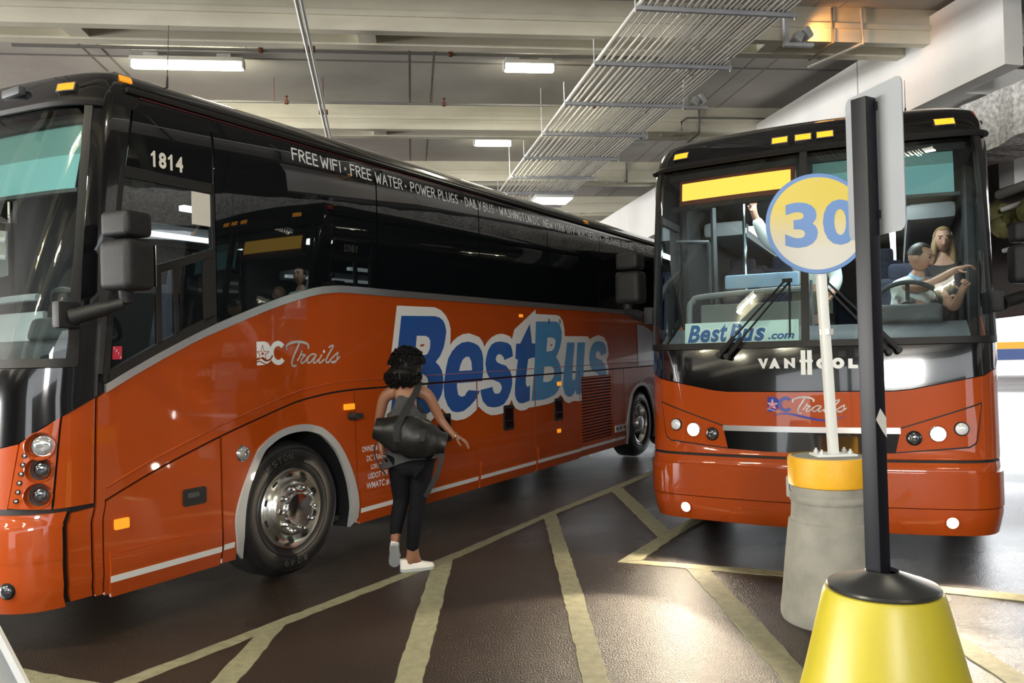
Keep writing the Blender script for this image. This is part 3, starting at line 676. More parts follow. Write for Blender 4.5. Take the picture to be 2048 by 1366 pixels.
def dc_logo(parent,f,mm,out,front=False):
    """initials with a star and waves, then the script word; f maps artwork metres to (s,z)"""
    def art(name,m,build,o): 
        bm=B(); build(bm); lift(bm,f,o); return finish(name,bm,m,parent,0)
    D=[(0,.178),(.073,.18),(.104,.171),(.125,.149),(.138,.125),(.146,.091),(.131,.036),(.09,.01),(0,.006)]
    def Cc(bm):
        n=22; cx,cy=.205,.094
        pts=[]
        for k in range(n+1):
            a=math.radians(42)+math.radians(276)*k/n; pts.append((math.cos(a),math.sin(a)))
        for p,q in zip(pts,pts[1:]):
            poly2(bm,[(cx+.083*p[0],cy+.090*p[1]),(cx+.083*q[0],cy+.090*q[1]),(cx+.043*q[0],cy+.052*q[1]),(cx+.043*p[0],cy+.052*p[1])])
    star=[(.056,.161),(.071,.11),(.122,.106),(.081,.081),(.093,.04),(.053,.062),(.013,.042),(.029,.082),(-.002,.107),(.04,.111)]
    cx,cy=.054,.092
    sc=lambda k:[(cx+(x-cx)*k,cy+(y-cy)*k) for x,y in star]
    body=M['logoblue'] if front else M['white']; dark=M['logored'] if front else M['orange']; st=M['white']
    art('logo_letter',body,lambda b:poly2(b,D),out); art('logo_letter',body,Cc,out+.0003)
    art('logo_star',M['white'] if front else dark,lambda b:poly2(b,sc(1.0)),out+.0006)
    art('logo_star',M['logored'] if front else st,lambda b:poly2(b,sc(.74)),out+.0009); art('logo_star',st if front else dark,lambda b:poly2(b,sc(.3)),out+.0012)
    w1=[(-.011,.040),(.018,.058),(.048,.058),(.082,.040),(.122,.046),(.148,.073)]; w2=[(-.002,.030),(.026,.036),(.06,.022),(.091,.012),(.117,.020)]
    art('logo_wave',M['logored'] if front else dark,lambda b:ribbon(b,w1,.012,5),out+.0007); art('logo_wave',M['white'] if front else dark,lambda b:ribbon(b,w2,.008,5),out+.0007)
    TR=[([(.29,.123),(.286,.136),(.298,.153),(.332,.167),(.384,.176),(.442,.175),(.491,.165),(.517,.146),(.514,.13)],.019),([(.424,.172),(.387,.112),(.357,.063),(.341,.024),(.343,.003),(.359,-.008),(.379,-.005)],.016),
    ([(.399,.035),(.424,.065),(.446,.104),(.441,.079),(.478,.075),(.448,.05),(.433,.026),(.442,.013),(.462,.018),(.487,.035),(.507,.06)],.013),
    ([(.598,.073),(.563,.081),(.527,.067),(.504,.039),(.506,.015),(.531,.016),(.562,.041),(.598,.073),(.574,.037),(.566,.015),(.586,.013),(.622,.036)],.013),
    ([(.659,.072),(.632,.036),(.627,.014),(.647,.012),(.684,.035)],.014),([(.745,.132),(.769,.143),(.791,.147),(.782,.126),(.743,.082),(.71,.038),(.71,.014),(.736,.013),(.763,.037)],.015),
    ([(.763,.037),(.812,.07),(.845,.088),(.839,.065),(.83,.032),(.805,.01),(.768,.014),(.816,.021),(.863,.052)],.013)]
    def tr(b):
        for p,w in TR[2:]: ribbon(b,p,w,6 if len(p)>2 else 0)
    def tcap(b):
        for p,w in TR[:2]: ribbon(b,p,w,6)
    art('logo_script',M['white'],tr,out+.0002); art('logo_capital',M['white'],tcap,out+.0002); art('logo_dot',M['white'],lambda b:disc(b,.6855,.099,.012,.013,12),out+.0002)
    if front:
        def sw(b):
            P=smooth_path([(.06,-.045,0),(.15,-.018,0),(.26,-.02,0),(.42,-.055,0),(.58,-.085,0),(.70,-.085,0),(.84,-.04,0)],6)
            for i,(a,c) in enumerate(zip(P,P[1:])):
                w=.011*math.sin(PI*(i+.5)/len(P))+.002
                poly2(b,[(a.x,a.y-w),(c.x,c.y-w),(c.x,c.y+w),(a.x,a.y+w)])
        art('logo_swoosh',M['logoblue'],sw,out+.0004)

BIG={'B':[[(3.47,2.0),(3.98,2.01),(4.06,2.0),(4.12,1.97),(4.15,1.93),(4.17,1.87),(4.15,1.79),(4.12,1.71),(4.06,1.63),(3.98,1.57),(4.04,1.53),(4.08,1.48),(4.10,1.41),(4.09,1.32),(4.06,1.25),(3.99,1.18),(3.90,1.11),(3.80,1.08),(3.66,1.07),(3.27,1.07)]],
'e':[[(4.12,1.41),(4.15,1.51),(4.19,1.6),(4.26,1.67),(4.34,1.72),(4.44,1.755),(4.56,1.765),(4.66,1.75),(4.75,1.72),(4.81,1.66),(4.83,1.59),(4.83,1.48),(4.80,1.35),(4.33,1.35),(4.33,1.3),(4.35,1.23),(4.41,1.21),(4.47,1.22),(4.5,1.25),(4.54,1.27),(4.75,1.25),(4.67,1.17),(4.56,1.11),(4.44,1.065),(4.33,1.06),(4.23,1.08),(4.16,1.14),(4.11,1.23),(4.1,1.33)]],
's':[[(5.45,1.6),(5.26,1.56),(5.25,1.59),(5.2,1.62),(5.15,1.63),(5.1,1.61),(5.08,1.57),(5.11,1.54),(5.18,1.52),(5.29,1.5),(5.38,1.44),(5.42,1.37),(5.42,1.29),(5.38,1.21),(5.32,1.14),(5.23,1.08),(5.12,1.06),(5.0,1.06),(4.89,1.08),(4.8,1.14),(4.77,1.21),(4.76,1.26),(5.0,1.28),(5.01,1.24),(5.04,1.21),(5.1,1.2),(5.15,1.21),(5.19,1.25),(5.19,1.28),(5.15,1.32),(5.07,1.34),(4.95,1.37),(4.89,1.44),(4.87,1.53),(4.89,1.6),(4.93,1.67),(5.0,1.73),(5.09,1.76),(5.21,1.765),(5.34,1.75),(5.41,1.72),(5.44,1.67)]],
't':[[(5.62,1.74),(5.86,1.97),(5.90,1.74),(6.02,1.74),(6.0,1.58),(5.86,1.57),(5.80,1.56),(5.73,1.33),(5.73,1.27),(5.76,1.24),(5.83,1.255),(5.81,1.08),(5.64,1.06),(5.56,1.07),(5.5,1.11),(5.47,1.17),(5.48,1.27),(5.51,1.4),(5.56,1.56),(5.50,1.57),(5.53,1.74)]],
'B2':[[(6.01,2.0),(6.50,2.01),(6.58,2.0),(6.64,1.96),(6.68,1.88),(6.67,1.79),(6.63,1.70),(6.56,1.62),(6.50,1.57),(6.56,1.53),(6.61,1.47),(6.64,1.39),(6.63,1.30),(6.60,1.22),(6.54,1.16),(6.44,1.11),(6.30,1.085),(6.15,1.07),(5.85,1.075),(5.95,1.50)]],
'u':[[(6.82,1.75),(7.04,1.75),(6.95,1.36),(6.94,1.29),(6.98,1.26),(7.03,1.29),(7.06,1.40),(7.12,1.75),(7.36,1.75),(7.29,1.40),(7.26,1.07),(7.04,1.08),(7.04,1.14),(6.99,1.10),(6.9,1.06),(6.8,1.065),(6.71,1.11),(6.67,1.21),(6.70,1.36)]]}
BIG['s2']=[[(u+2.60,z) for u,z in BIG['s'][0]]]
BIGC=[[(3.69,1.82),(3.83,1.82),(3.88,1.8),(3.9,1.77),(3.89,1.7),(3.85,1.65),(3.81,1.64),(3.66,1.64)],[(3.62,1.46),(3.78,1.46),(3.83,1.43),(3.85,1.39),(3.82,1.32),(3.77,1.28),(3.70,1.265),(3.57,1.265)],
 [(4.37,1.47),(4.4,1.53),(4.44,1.58),(4.5,1.61),(4.56,1.61),(4.6,1.56),(4.61,1.47)],
 [(6.29,1.81),(6.42,1.81),(6.47,1.80),(6.5,1.77),(6.47,1.69),(6.4,1.65),(6.25,1.64)],[(6.19,1.46),(6.33,1.46),(6.40,1.45),(6.44,1.42),(6.43,1.34),(6.36,1.29),(6.27,1.275),(6.15,1.28)]]
BIGW=[(3.31,1.64),(3.41,2.09),(3.99,2.095),(4.09,2.07),(4.17,2.02),(4.22,1.96),(4.245,1.89),(4.24,1.79),(4.23,1.73),(4.28,1.77),(4.36,1.81),(4.46,1.84),(4.57,1.85),(4.68,1.83),(4.77,1.81),(4.83,1.76),(4.86,1.71),(4.92,1.76),(5.01,1.81),(5.11,1.84),(5.22,1.85),(5.31,1.84),(5.4,1.82),(5.44,1.79),(5.50,1.90),(6.01,2.14),(6.015,2.09),(6.54,2.09),(6.63,2.08),(6.72,2.02),(6.76,1.92),(6.76,1.83),(7.45,1.83),(7.52,1.79),(7.60,1.82),(7.80,1.85),(7.98,1.82),(8.09,1.74),(8.13,1.58),(8.05,1.50),(8.11,1.38),(8.09,1.22),(8.0,1.08),(7.85,.99),(7.60,.975),(7.42,1.0),(7.17,.985),(6.96,1.0),(6.82,.98),(6.72,1.01),(6.61,1.10),(6.43,1.03),(6.28,1.01),(5.94,1.0),(5.79,1.0),(5.71,.98),(5.59,.98),(5.49,1.01),(5.43,1.06),(5.4,1.12),(5.3,1.02),(5.2,.98),(5.07,.975),(4.96,.98),(4.86,1.01),(4.78,1.05),(4.72,1.09),(4.66,1.05),(4.56,1.01),(4.46,.985),(4.31,.98),(4.21,1.0),(4.14,1.06),(4.06,1.12),(3.98,1.07),(3.86,1.0),(3.7,.985),(3.16,.985)]
LETTERS_A=[('FREE',2.19,2.46),('WIFI',2.50,2.72),('.',2.76,2.80),('FREE',2.85,3.11),('WATER',3.17,3.54),('.',3.57,3.61),('POWER',3.67,4.05),('PLUGS',4.11,4.44),('.',4.49,4.53),('DAILY',4.58,4.88),('BUS',4.93,5.13),('.',5.17,5.21),('WASHINGTON',5.26,5.97),('DC',6.03,6.17),('.',6.20,6.24),('NEW',6.29,6.52),('YORK',6.58,6.85),('CITY',6.91,7.15),('.',7.17,7.21),('NORTHERN',7.25,7.83),('VA',7.86,8.0),('.',8.04,8.08),('DELAWARE',8.13,8.70),('BEACHES',8.76,9.21),('.',9.26,9.30),('CLEAN',9.34,9.68),('.',9.71,9.75),('FAST',9.79,10.04),('.',10.08,10.12)]
def build_coach(kind, pose, label):
    X,Y,t=pose
    r=empty('coach',label,'bus',(X,Y,0),-t,'orange and black coaches')
    A=kind=='A'
    def part(name,polys,m,out=0.,thick=.02,parent=None,smooth=38,holes=None): return finish(name,patch(polys,out,thick,holes=holes),m,parent or r,smooth)
    SE=S_END
    def notch(sg,off=0):
        a=ARCH_I
        P=[(u,max(z,.27)) for u,z in a]
        return P
    # ---- inner black shell: both flanks with wheel openings, nose, tail
    for sg in (1,-1):
        low=[(.52,.27)]+notch(sg)+shift(notch(sg),R_OFF)+[(10.33,.27),(10.36,.8),(10.5,1.03),(10.8,1.08),(11.05,1.03),(11.2,.8),(11.22,.27),(13.5,.27),(13.5,1.60),(.52,1.60)]
        part('body_shell',[sd(sg,low),sd(sg,[(1.47,1.60),(13.5,1.60),(13.5,3.26),(1.47,3.26)])],M['blackmat'],-.024,.02)
    part('body_shell',[rect(-S_SIDE,S_SIDE,.27,1.60)],M['blackmat'],-.03,.02)
    tail=[(sg*SU(13.5),.27) for sg in (1,)]
    s0=SU(13.5)
    part('rear_panel',[rect(s0,SE,.30,3.2),rect(-SE,-s0,.30,3.2)],M['orange'],0,.03)
    bm=B(); slab(bm,-1.20,1.20,.25,13.55,.30,.34); slab(bm,-.9,.9,2.8,13.4,.34,.9); finish('chassis',bm,M['blackmat'],r)
    # ---- roof
    zs=[3.215,3.26,3.30,3.34,3.38,3.42,3.45,3.475,3.495,3.512,3.526,3.538,3.548,3.555]
    ss=[-SE+1e-4]; x=-SE
    N=[i*.05-1.6 for i in range(65)]
    ss=[-SE+.001+k*(SE-1.65)/30 for k in range(30)]+N+[1.65+k*(SE-1.651)/30 for k in range(31)]
    bm=B(); rings=[[bm.verts.new(Pn(s,z,0)) for s in ss] for z in zs]
    for a,b in zip(rings,rings[1:]):
        n=len(a)
        for i in range(n):
            try: bm.faces.new((a[i],a[(i+1)%n],b[(i+1)%n],b[i]))
            except ValueError: pass
    bm.faces.new(rings[-1]); bmesh.ops.recalc_face_normals(bm,faces=bm.faces)
    finish('roof',bm,M['black'],r,50)
    for sg in (1,-1):   # rain rail along the roof edge
        bm=B(); pts=[Pn(sg*SU(u),3.335,.012) for u in (.75,1.0,1.4,2,4,6,8,10,12,13.3)]; tube(bm,pts,.020,6)
        pts=[Pn(sg*SU(u),3.375,.004) for u in (.75,1.0,1.4,2,4,6,8,10,12,13.3)]; tube(bm,pts,.012,6); finish('rain_rail',bm,M['gasket'],r)
        if A and sg==1:
            bm=B(); tube(bm,[Pn(SU(u),3.305,.008) for u in (.9,1.4,3,5)],.0025,5); finish('pinstripe',bm,mat('dark_red_stripe',(.16,.01,.015),.5),r)
    bm=B(); pts=[Pn(sg_*s,3.208,.014) for sg_ in (1,) for s in [-1.42+i*.04 for i in range(72)]]; tube(bm,pts,.026,6); finish('windshield_header_seal',bm,M['gasket'],r)
    # ---- windshield: two panes, divider, frame
    e=1.36 if not A else 1.39
    wl=lambda z: e-(z-1.66)*.08
    for sg in (1,-1):
        P=[(sg*.028,1.672),(sg*(e-.01),1.672),(sg*(wl(2.4)),2.4),(sg*wl(3.1),3.12),(sg*(wl(3.1)-.06),3.185),(sg*.028,3.185)]
        if sg<0: P=P[::-1]
        part('windshield',[P],M['glass'],-.004,0)
        fr=[(sg*(e-.01),1.65),(sg*(e+.055),1.65),(sg*(wl(2.4)+.06),2.4),(sg*(wl(3.1)+.055),3.20),(sg*(wl(3.1)-.005),3.20),(sg*wl(2.4),2.4)]
        part('windshield_frame',[fr if sg>0 else fr[::-1]],M['gasket'],.012,.05)
        pil=[(sg*(e+.057),1.58),(sg*SU(.575),1.58),(sg*SU(.60),2.1),(sg*SU(.68),2.85),(sg*SU(.80),3.22),(sg*(wl(3.1)+.057),3.22),(sg*(wl(2.4)+.062),2.4)]
        part('corner_pillar',[pil if sg>0 else pil[::-1]],M['black'],.0,.04)
    part('windshield_frame',[rect(-.028,.028,1.66,3.20)],M['gasket'],.012,.05)
    part('windshield_frame',[rect(-e-.05,e+.05,1.625,1.675)],M['gasket'],.014,.05)
    # ---- nose
    S0=SU(.535)
    if not A:
        band=[(-S0,1.47),(-1.30,1.428),(-1.228,1.398),(-1.069,1.369),(-.72,1.302),(-.60,1.290),(.60,1.290),(.72,1.302),(1.069,1.369),(1.228,1.398),(1.30,1.428),(S0,1.47),(S0,1.622),(-S0,1.622)]
        part('nose_band',[band],M['black'],.004,.03)
        nose=[(-S0,.79),(S0,.79),(S0,1.462),(1.30,1.420),(1.228,1.390),(1.069,1.361),(.72,1.294),(.60,1.282),(-.60,1.282),(-.72,1.294),(-1.069,1.361),(-1.228,1.390),(-1.30,1.420),(-S0,1.462)]
        low=[(.592,.838),(.60,.82),(.36,.806),(-.36,.806),(-.60,.82),(-.592,.838),(-.635,1.010),(.635,1.010)]
        np_=part('nose_panel',[nose],M['orange'],0,.03)
        part('nose_insert',[[(-.60,.835),(-.3,.822),(.3,.822),(.60,.835),(.636,.985),(-.636,.985)]],M['black'],.006,.02,np_)
        part('chrome_strip',[rect(-.638,.638,.975,1.018)],M['steel'],.012,.02,np_)
        for sg in (1,-1):
            hp=[(1.178,1.186),(.640,1.010),(.604,.842),(1.085,.886),(1.125,.91),(1.135,.935)]
            big=[(1.190,1.200),(.628,1.016),(.592,.832),(1.09,.874),(1.137,.903),(1.148,.935)]
            f=lambda P:[(sg*a,b) for a,b in (P if sg<0 else P[::-1])]
            part('headlight_gap',[f(big)],M['blackmat'],.002,.01,np_)
            hpn=part('headlight_panel',[f(hp)],M['orange'],.008,.012)
            add_face_light(hpn,'headlamp',sg*1.036,1.012,.044,M['drllit'],M['blackmat'])
            add_face_light(hpn,'headlamp',sg*.882,.975,.050,M['lamplit'],M['chrome'])
            add_face_light(hpn,'headlamp',sg*.726,.945,.046,M['lampdark'],M['blackmat'])
        part('nose_gap',[rect(-S0,S0,.768,.792)],M['blackmat'],-.01,.02)
        # bumper: recess, face, lower valance
        bp=part('bumper',[rect(-S0+.01,S0-.01,.45,.700)],M['orange'],.015,.05)
        part('bumper_ledge',[rect(-S0+.01,S0-.01,.700,.770)],M['orange'],-.004,.04,bp)
        part('bumper_valance',[[(-S0+.01,.252),(S0-.01,.252),(S0-.01,.442),(-S0+.01,.442)]],M['orange'],.008,.05,bp)
        part('valance_recess',[[(-.72,.262),(.72,.262),(.56,.375),(-.56,.375)]],M['orange'],.014,.02,bp)
        for sg in (1,-1):
            add_face_light(bp,'fog_lamp',sg*.958,.354,.038,M['lamplit'],M['orange'],.02)
        # plate
        pl=part('license_plate',[rrect(-.155,.155,.496,.652,.012)],M['whitepaint'],.024,.006,bp)
        bm=fit(text_bm('0',offset=.0),-.135,-.105,.535,.615); lift(bm,lambda x,y:(x,y),.0255); finish('plate_digit',bm,M['navyband'],pl,0)
        # maker's name, company logo
        for ch,a,b in (('V',-.356,-.276),('A',-.270,-.188),('N',-.157,-.077)):
            bm=B(); h0,h1=1.464,1.543
            X_=lambda q:a+(b-a)*q; Y_=lambda q:h0+(h1-h0)*q
            if ch=='V': poly2(bm,[(X_(0),Y_(1)),(X_(.36),Y_(1)),(X_(.55),Y_(.42)),(X_(.70),Y_(1)),(X_(1),Y_(1)),(X_(.62),Y_(0)),(X_(.48),Y_(0))])
            if ch=='A': poly2(bm,[(X_(0),Y_(0)),(X_(.42),Y_(1)),(X_(.58),Y_(1)),(X_(1),Y_(0)),(X_(.66),Y_(0)),(X_(.5),Y_(.25)),(X_(.34),Y_(0))])
            if ch=='N': poly2(bm,[(X_(0),Y_(0)),(X_(0),Y_(1)),(X_(.2),Y_(.95)),(X_(.68),Y_(.45)),(X_(.68),Y_(1)),(X_(1),Y_(1)),(X_(1),Y_(0)),(X_(.8),Y_(.05)),(X_(.36),Y_(.5)),(X_(.36),Y_(0))])
            lift(bm,lambda x,y:(x,y),.006); finish('maker_letter',bm,M['white'],r,0)
        bm=B()
        for c in (-.018,.028): poly2(bm,rect(c-.017,c+.017,1.413,1.600))
        poly2(bm,rect(-.044,.052,1.508,1.528)); lift(bm,lambda x,y:(x,y),.0065); finish('maker_letter',bm,M['white'],r,0)
        for c in (.120,.229):
            bm=B(); n=28
            for k in range(n):
                a0,a1=2*PI*k/n,2*PI*(k+1)/n
                poly2(bm,[(c+.044*math.cos(a0),1.497+.041*math.sin(a0)),(c+.044*math.cos(a1),1.497+.041*math.sin(a1)),(c+.014*math.cos(a1),1.497+.014*math.sin(a1)),(c+.014*math.cos(a0),1.497+.014*math.sin(a0))])
            lift(bm,lambda x,y:(x,y),.006); finish('maker_letter',bm,M['white'],r,0)
        bm=B(); poly2(bm,[(.300,1.457),(.366,1.457),(.366,1.482),(.330,1.484),(.330,1.530),(.300,1.530)]); lift(bm,lambda x,y:(x,y),.006); finish('maker_letter',bm,M['white'],r,0)
        dc_logo(r,lambda x,y:(-.287+x*.655,1.127+y*.655),None,.004,True)
    else:
        band=[(-S0,1.452),(-1.296,1.307),(-1.154,1.21),(-1.0,1.178),(1.0,1.178),(1.154,1.21),(1.296,1.307),(S0,1.452),(S0,1.622),(-S0,1.622)]
        part('nose_band',[band],M['black'],.004,.03)
        nose=[(-1.092,.838),(1.092,.838),(1.145,1.20),(1.0,1.170),(-1.0,1.170),(-1.145,1.20)]
        part('nose_panel',[nose],M['orange'],0,.03)
        for sg in (1,-1):
            f=lambda P:[(sg*a,b) for a,b in (P if sg>0 else P[::-1])]
            LS=((1.185,.058,.078,M['lampglass']),(1.052,.042,.072,M['lampdark']),(.908,.042,.072,M['lampdark']))
            hp=part('headlight_panel',[f([(1.101,.845),(1.332,.828),(1.362,1.342),(1.30,1.302),(1.156,1.205)])],M['orange'],.004,.03,holes=[ellipse(sg*1.262,z,R_,R_) for z,_,R_,_ in LS])
            part('corner_panel',[f([(1.345,.826),(S0-.012,.826),(S0-.012,1.440),(1.375,1.352)])],M['orange'],0,.03)
            for z,rr_,R_,m in LS:
                scoop(hp,sg*1.262,z,R_,M['orange'])
                add_face_light(hp,'headlamp',sg*1.278,z,rr_,m,M['chrome'],-.022,.008,.010)
            for k in range(6):
                add_face_light(hp,'running_light',sg*(1.186-.007*k),1.135-.05*k,.012,M['lampglass'],M['blackmat'],.004,.004,.004)
        part('nose_gap',[rect(-1.44,1.44,.805,.84)],M['blackmat'],-.012,.02)
        bp=part('bumper',[rect(-1.412,1.412,.55,.74)],M['orange'],.030,.06)
        part('bumper_top',[rect(-1.412,1.412,.74,.806)],M['orange'],.012,.05,bp)
        part('bumper_valance',[rect(-1.412,1.412,.275,.55)],M['orange'],.026,.06,bp)
        for sg in (1,-1):
            part('bumper_side',[[(sg*a,b) for a,b in ([(1.452,.285),(S0-.01,.285),(S0-.01,.800),(1.452,.790)] if sg>0 else [(1.452,.285),(S0-.01,.285),(S0-.01,.800),(1.452,.790)][::-1])]],M['orange'],.0,.03)
            add_face_light(bp,'fog_lamp',sg*1.150,.404,.040,M['lampdark'],M['blackmat'],.028)
        bm=B(); box(bm,Pn(.66,3.335,.012),(.20,.05,.055),bevel=.015); finish('camera_housing',bm,M['dash'],r)
    # ---- marker lights on the brow
    mk=[(-1.045,.128),(-.183,.12),(0.0,.12),(.168,.12),(1.035,.14)] if not A else [(-1.12,.12),(-.2,.12),(0,.12),(.2,.12),(1.12,.12)]
    for c,w in mk:
        h=.036; z=3.305
        k=part('marker_light',[rect(c-w/2,c+w/2,z-h/2-.004,z+h/2+.006)],M['amberlit'] if not A else M['amber'],.020,.02)
        part('marker_rim',[rect(c-w/2-.006,c+w/2+.006,z-h/2-.010,z-h/2-.003),rect(c-w/2-.006,c+w/2+.006,z+h/2+.005,z+h/2+.011),rect(c-w/2-.007,c-w/2,z-h/2-.01,z+h/2+.011),rect(c+w/2,c+w/2+.007,z-h/2-.01,z+h/2+.011)],M['chrome'],.021,.02,k)
    for sg in (1,-1):
        part('marker_light',[[(sg*a,z) for a,z in (rect(SU(.68),SU(.86),3.395,3.432) if sg>0 else rect(SU(.68),SU(.86),3.395,3.432)[::-1])]],M['amber'] if A else M['redlens'],.014,.02)
        part('marker_light',[sd(sg,rect(7.55,7.68,3.36,3.40))],M['amber'],.012,.02)
    # ---- flanks
    for sg in (1,-1):
        Fd=lambda P: sd(sg,P)
        up=[(.545,.275),(.594,.275),(.597,.836)]+[(u,z+.006) for u,z in SEAM]+[(13.4,2.166)]+STRIP_LO[::-1][1:]+[(.545,1.44)]
        sp=part('side_panel',[Fd(up)],M['orange'],0,.022)
        rid=[(u,z+.075) for u,z in SEAM]; bm=B(); tube(bm,[Pn(sg*SU(u),z,.0) for u,z in rid],.006,6); finish('crease',bm,M['orange'],sp)
        part('belt_trim',[Fd(STRIP_LO+STRIP_UP[::-1])],M['steel'],.010,.02)
        # compartment doors with skirts
        top=lambda u: lerp_t(SEAM,u)-.010
        def tops(u0,u1): return [(u0,top(u0))]+[(u,z-.010) for u,z in SEAM if u0<u<u1]+[(u1,top(u1))]
        AO=[(u,z) for u,z in ARCH_O]
        doors=[[(.608,.262),]+[(1.457,.245)]+tops(.610,1.457)[::-1]]
        doors.append([(1.474,.245),(1.592,.245)]+AO+[(2.842,.36)][:0]+[(2.828,.60)][:0]+tops(1.474,2.820)[::-1])
        for a,b in ((2.852,4.686),(4.702,5.932),(5.948,7.146),(8.27,8.66)):
            if a>2.8 and a<3: doors.append([(2.852,.25),(b,.25)]+tops(2.836,b)[::-1])
            else: doors.append([(a,.25),(b,.25)]+tops(a,b)[::-1])
        doors.append([(8.675,.25),(8.752,.25)]+shift(AO,R_OFF)+[(10.01,.25),(10.33,.25),(10.30,.8),(10.47,1.07),(10.8,1.13),(11.08,1.07),(11.25,.8),(11.27,.25),(13.4,.25)]+tops(8.675,13.4)[::-1])
        for i,d in enumerate(doors):
            dp=part('compartment_door',[Fd(d)],M['orange'],-.004,.02)
            u0=min(p[0] for p in d); u1=max(p[0] for p in d)
            if i in (0,2,3,4):
                part('skirt',[Fd([(u0+.03,.246),(u1-.012,.246),(u1-.012,.50),(u0+.07,.50),(u0+.03,.52)])],M['orange'],.012,.02,dp)
                part('skirt_stripe',[Fd(rect(u0+.03,u1-.012,.338,.376))],M['white'],.0165,.006,dp)
            elif i in (1,):
                part('skirt_stripe',[Fd(rect(1.478,1.565,.338,.376))],M['white'],.001,.006,dp)
            elif i==5: part('skirt_stripe',[Fd(rect(8.27,8.66,.338,.376))],M['white'],.002,.006,dp)
        # louvred engine door
        g=part('grille',[Fd(rect(7.162,8.255,.25,.44)),Fd(rect(7.162,8.255,1.297,1.36)),Fd(rect(7.162,7.205,.44,1.297)),Fd(rect(8.22,8.255,.44,1.297))],M['orange'],-.004,.02)
        sl=[]
        z=.458
        while z<1.285: sl.append(Fd(rect(7.205,8.22,z,z+.021))); z+=.0405
        part('grille_slats',sl,M['orange'],.002,.012,g)
        part('skirt_stripe',[Fd(rect(7.17,8.25,.338,.376))],M['white'],.002,.006,g)
        # wheel openings
        TAG=[(10.36,.24),(10.38,.8),(10.5,1.03),(10.8,1.08),(11.05,1.03),(11.18,.8),(11.2,.24)]
        bm=B(); a=[bm.verts.new((sg*1.27,u,z)) for u,z in TAG]; b=[bm.verts.new((sg*.60,u,z)) for u,z in TAG]
        for i in range(6): bm.faces.new((a[i],a[i+1],b[i+1],b[i]))
        bm.faces.new(b); finish('wheel_well',bm,M['blackmat'],r)
        for off in (0,R_OFF):
            part('arch_trim',[Fd(shift(ARCH_O,off)+shift(ARCH_I,off)[::-1])],M['greytrim'],.014,.03)
            bm=B(); P=shift(ARCH_I,off)
            a=[bm.verts.new((sg*1.27,u,z)) for u,z in P]; b=[bm.verts.new((sg*.60,u,z)) for u,z in P]
            for i in range(len(P)-1): bm.faces.new((a[i],a[i+1],b[i+1],b[i]))
            bm.faces.new(b); finish('wheel_well',bm,M['blackmat'],r)
        # windows
        bt=lambda u: lerp_t(STRIP_UP,u)+.004
        seams=[1.447,3.165,4.815,6.36,7.93,9.5,11.1,13.35]
        for a,b in zip(seams,seams[1:]):
            us=[a+.008]+[u for u,_ in STRIP_UP if a<u<b]+[b-.008]
            part('side_window',[Fd([(u,bt(u)) for u in us]+[(b-.008,3.285),(a+.008,3.285)])],M['tint'],.002,.012)
        part('side_window',[Fd([(.725,2.852),(1.435,2.852),(1.435,3.285),(1.09,3.285),(.90,3.265),(.82,3.215)])],M['tint'],.002,.012)
        # cab window: frame bars and panes
        fb=[[(.575,1.535),(.594,1.527),(.62,1.54),(.64,2.0),(.66,2.4),(.715,2.80),(.70,2.85),(.66,2.85),(.60,2.1)],
            [(.70,2.782),(1.437,2.782),(1.437,2.846),(.715,2.846)],[(1.425,1.90),(1.447,1.90),(1.447,2.85),(1.425,2.85)],
            [(.62,2.045),(.97,2.195),(1.43,2.345),(1.43,2.405),(.97,2.250),(.62,2.10)],
            [(.594,1.525)]+[(1.187,1.788)]+[(1.43,1.888),(1.43,1.955),(1.187,1.855),(.62,1.598)],
            [(.988,1.75),(1.022,1.765),(1.022,2.215),(.988,2.20)],[(1.118,1.81),(1.146,1.82),(1.146,2.255),(1.118,2.245)],[(1.345,1.90),(1.43,1.94),(1.43,2.35),(1.345,2.325)]]
        cf=part('cab_window_frame',[Fd(p) for p in fb],M['gasket'],.004,.03)
        part('cab_window',[Fd([(.66,2.11),(.97,2.245),(1.43,2.40),(1.43,2.785),(.715,2.785)])],M['cabglass'],-.004,0)
        part('cab_window',[Fd([(.635,1.60),(.99,1.76),(.99,2.205),(.635,2.055)])],M['cabglass'],-.004,0)
        part('cab_window',[Fd([(1.02,1.775),(1.12,1.82),(1.12,2.25),(1.02,2.215)])],M['cabglass'],-.004,0)
        part('cab_window',[Fd([(1.146,1.83),(1.346,1.91),(1.346,2.33),(1.146,2.255)])],M['tint'],-.006,.005)
        # mirror
        mx=1.575 if A else 1.525
        mi=bpy.data.objects.new('door_mirror',None); COL.objects.link(mi); mi.parent=r
        bm=B(); box(bm,(sg*mx,.60,2.20),(.24,.20,.29),Matrix.Rotation(sg*.15,4,'Z'),bevel=.05,seg=4); finish('mirror_housing',bm,M['mirrorhouse'],mi)
        bm=B(); box(bm,(sg*mx,.60,2.435),(.215,.185,.145),Matrix.Rotation(sg*.15,4,'Z'),bevel=.035,seg=4); finish('mirror_cap',bm,M['mirrorhouse'],mi)
        bm=B(); box(bm,(sg*mx,.705,2.20),(.19,.006,.24),Matrix.Rotation(sg*.15,4,'Z')); finish('mirror_glass',bm,M['chrome'],mi)
        bm=B(); cyl(bm,(sg*1.56,.60,1.985),(sg*1.56,.60,2.07),.035,.045,16); tube(bm,[(sg*1.56,.59,1.985),(sg*1.47,.52,1.955),(sg*1.33,.42,1.91)],[.034,.045,.055],10,4)
        box(bm,(sg*1.30,.40,1.925),(.075,.13,.155),bevel=.02); finish('mirror_arm',bm,M['mirrorhouse'],mi)
    # ---- wheels
    w=wheel(r,1.262,2.11,1,False,A); wheel(r,-1.262,2.11,-1)
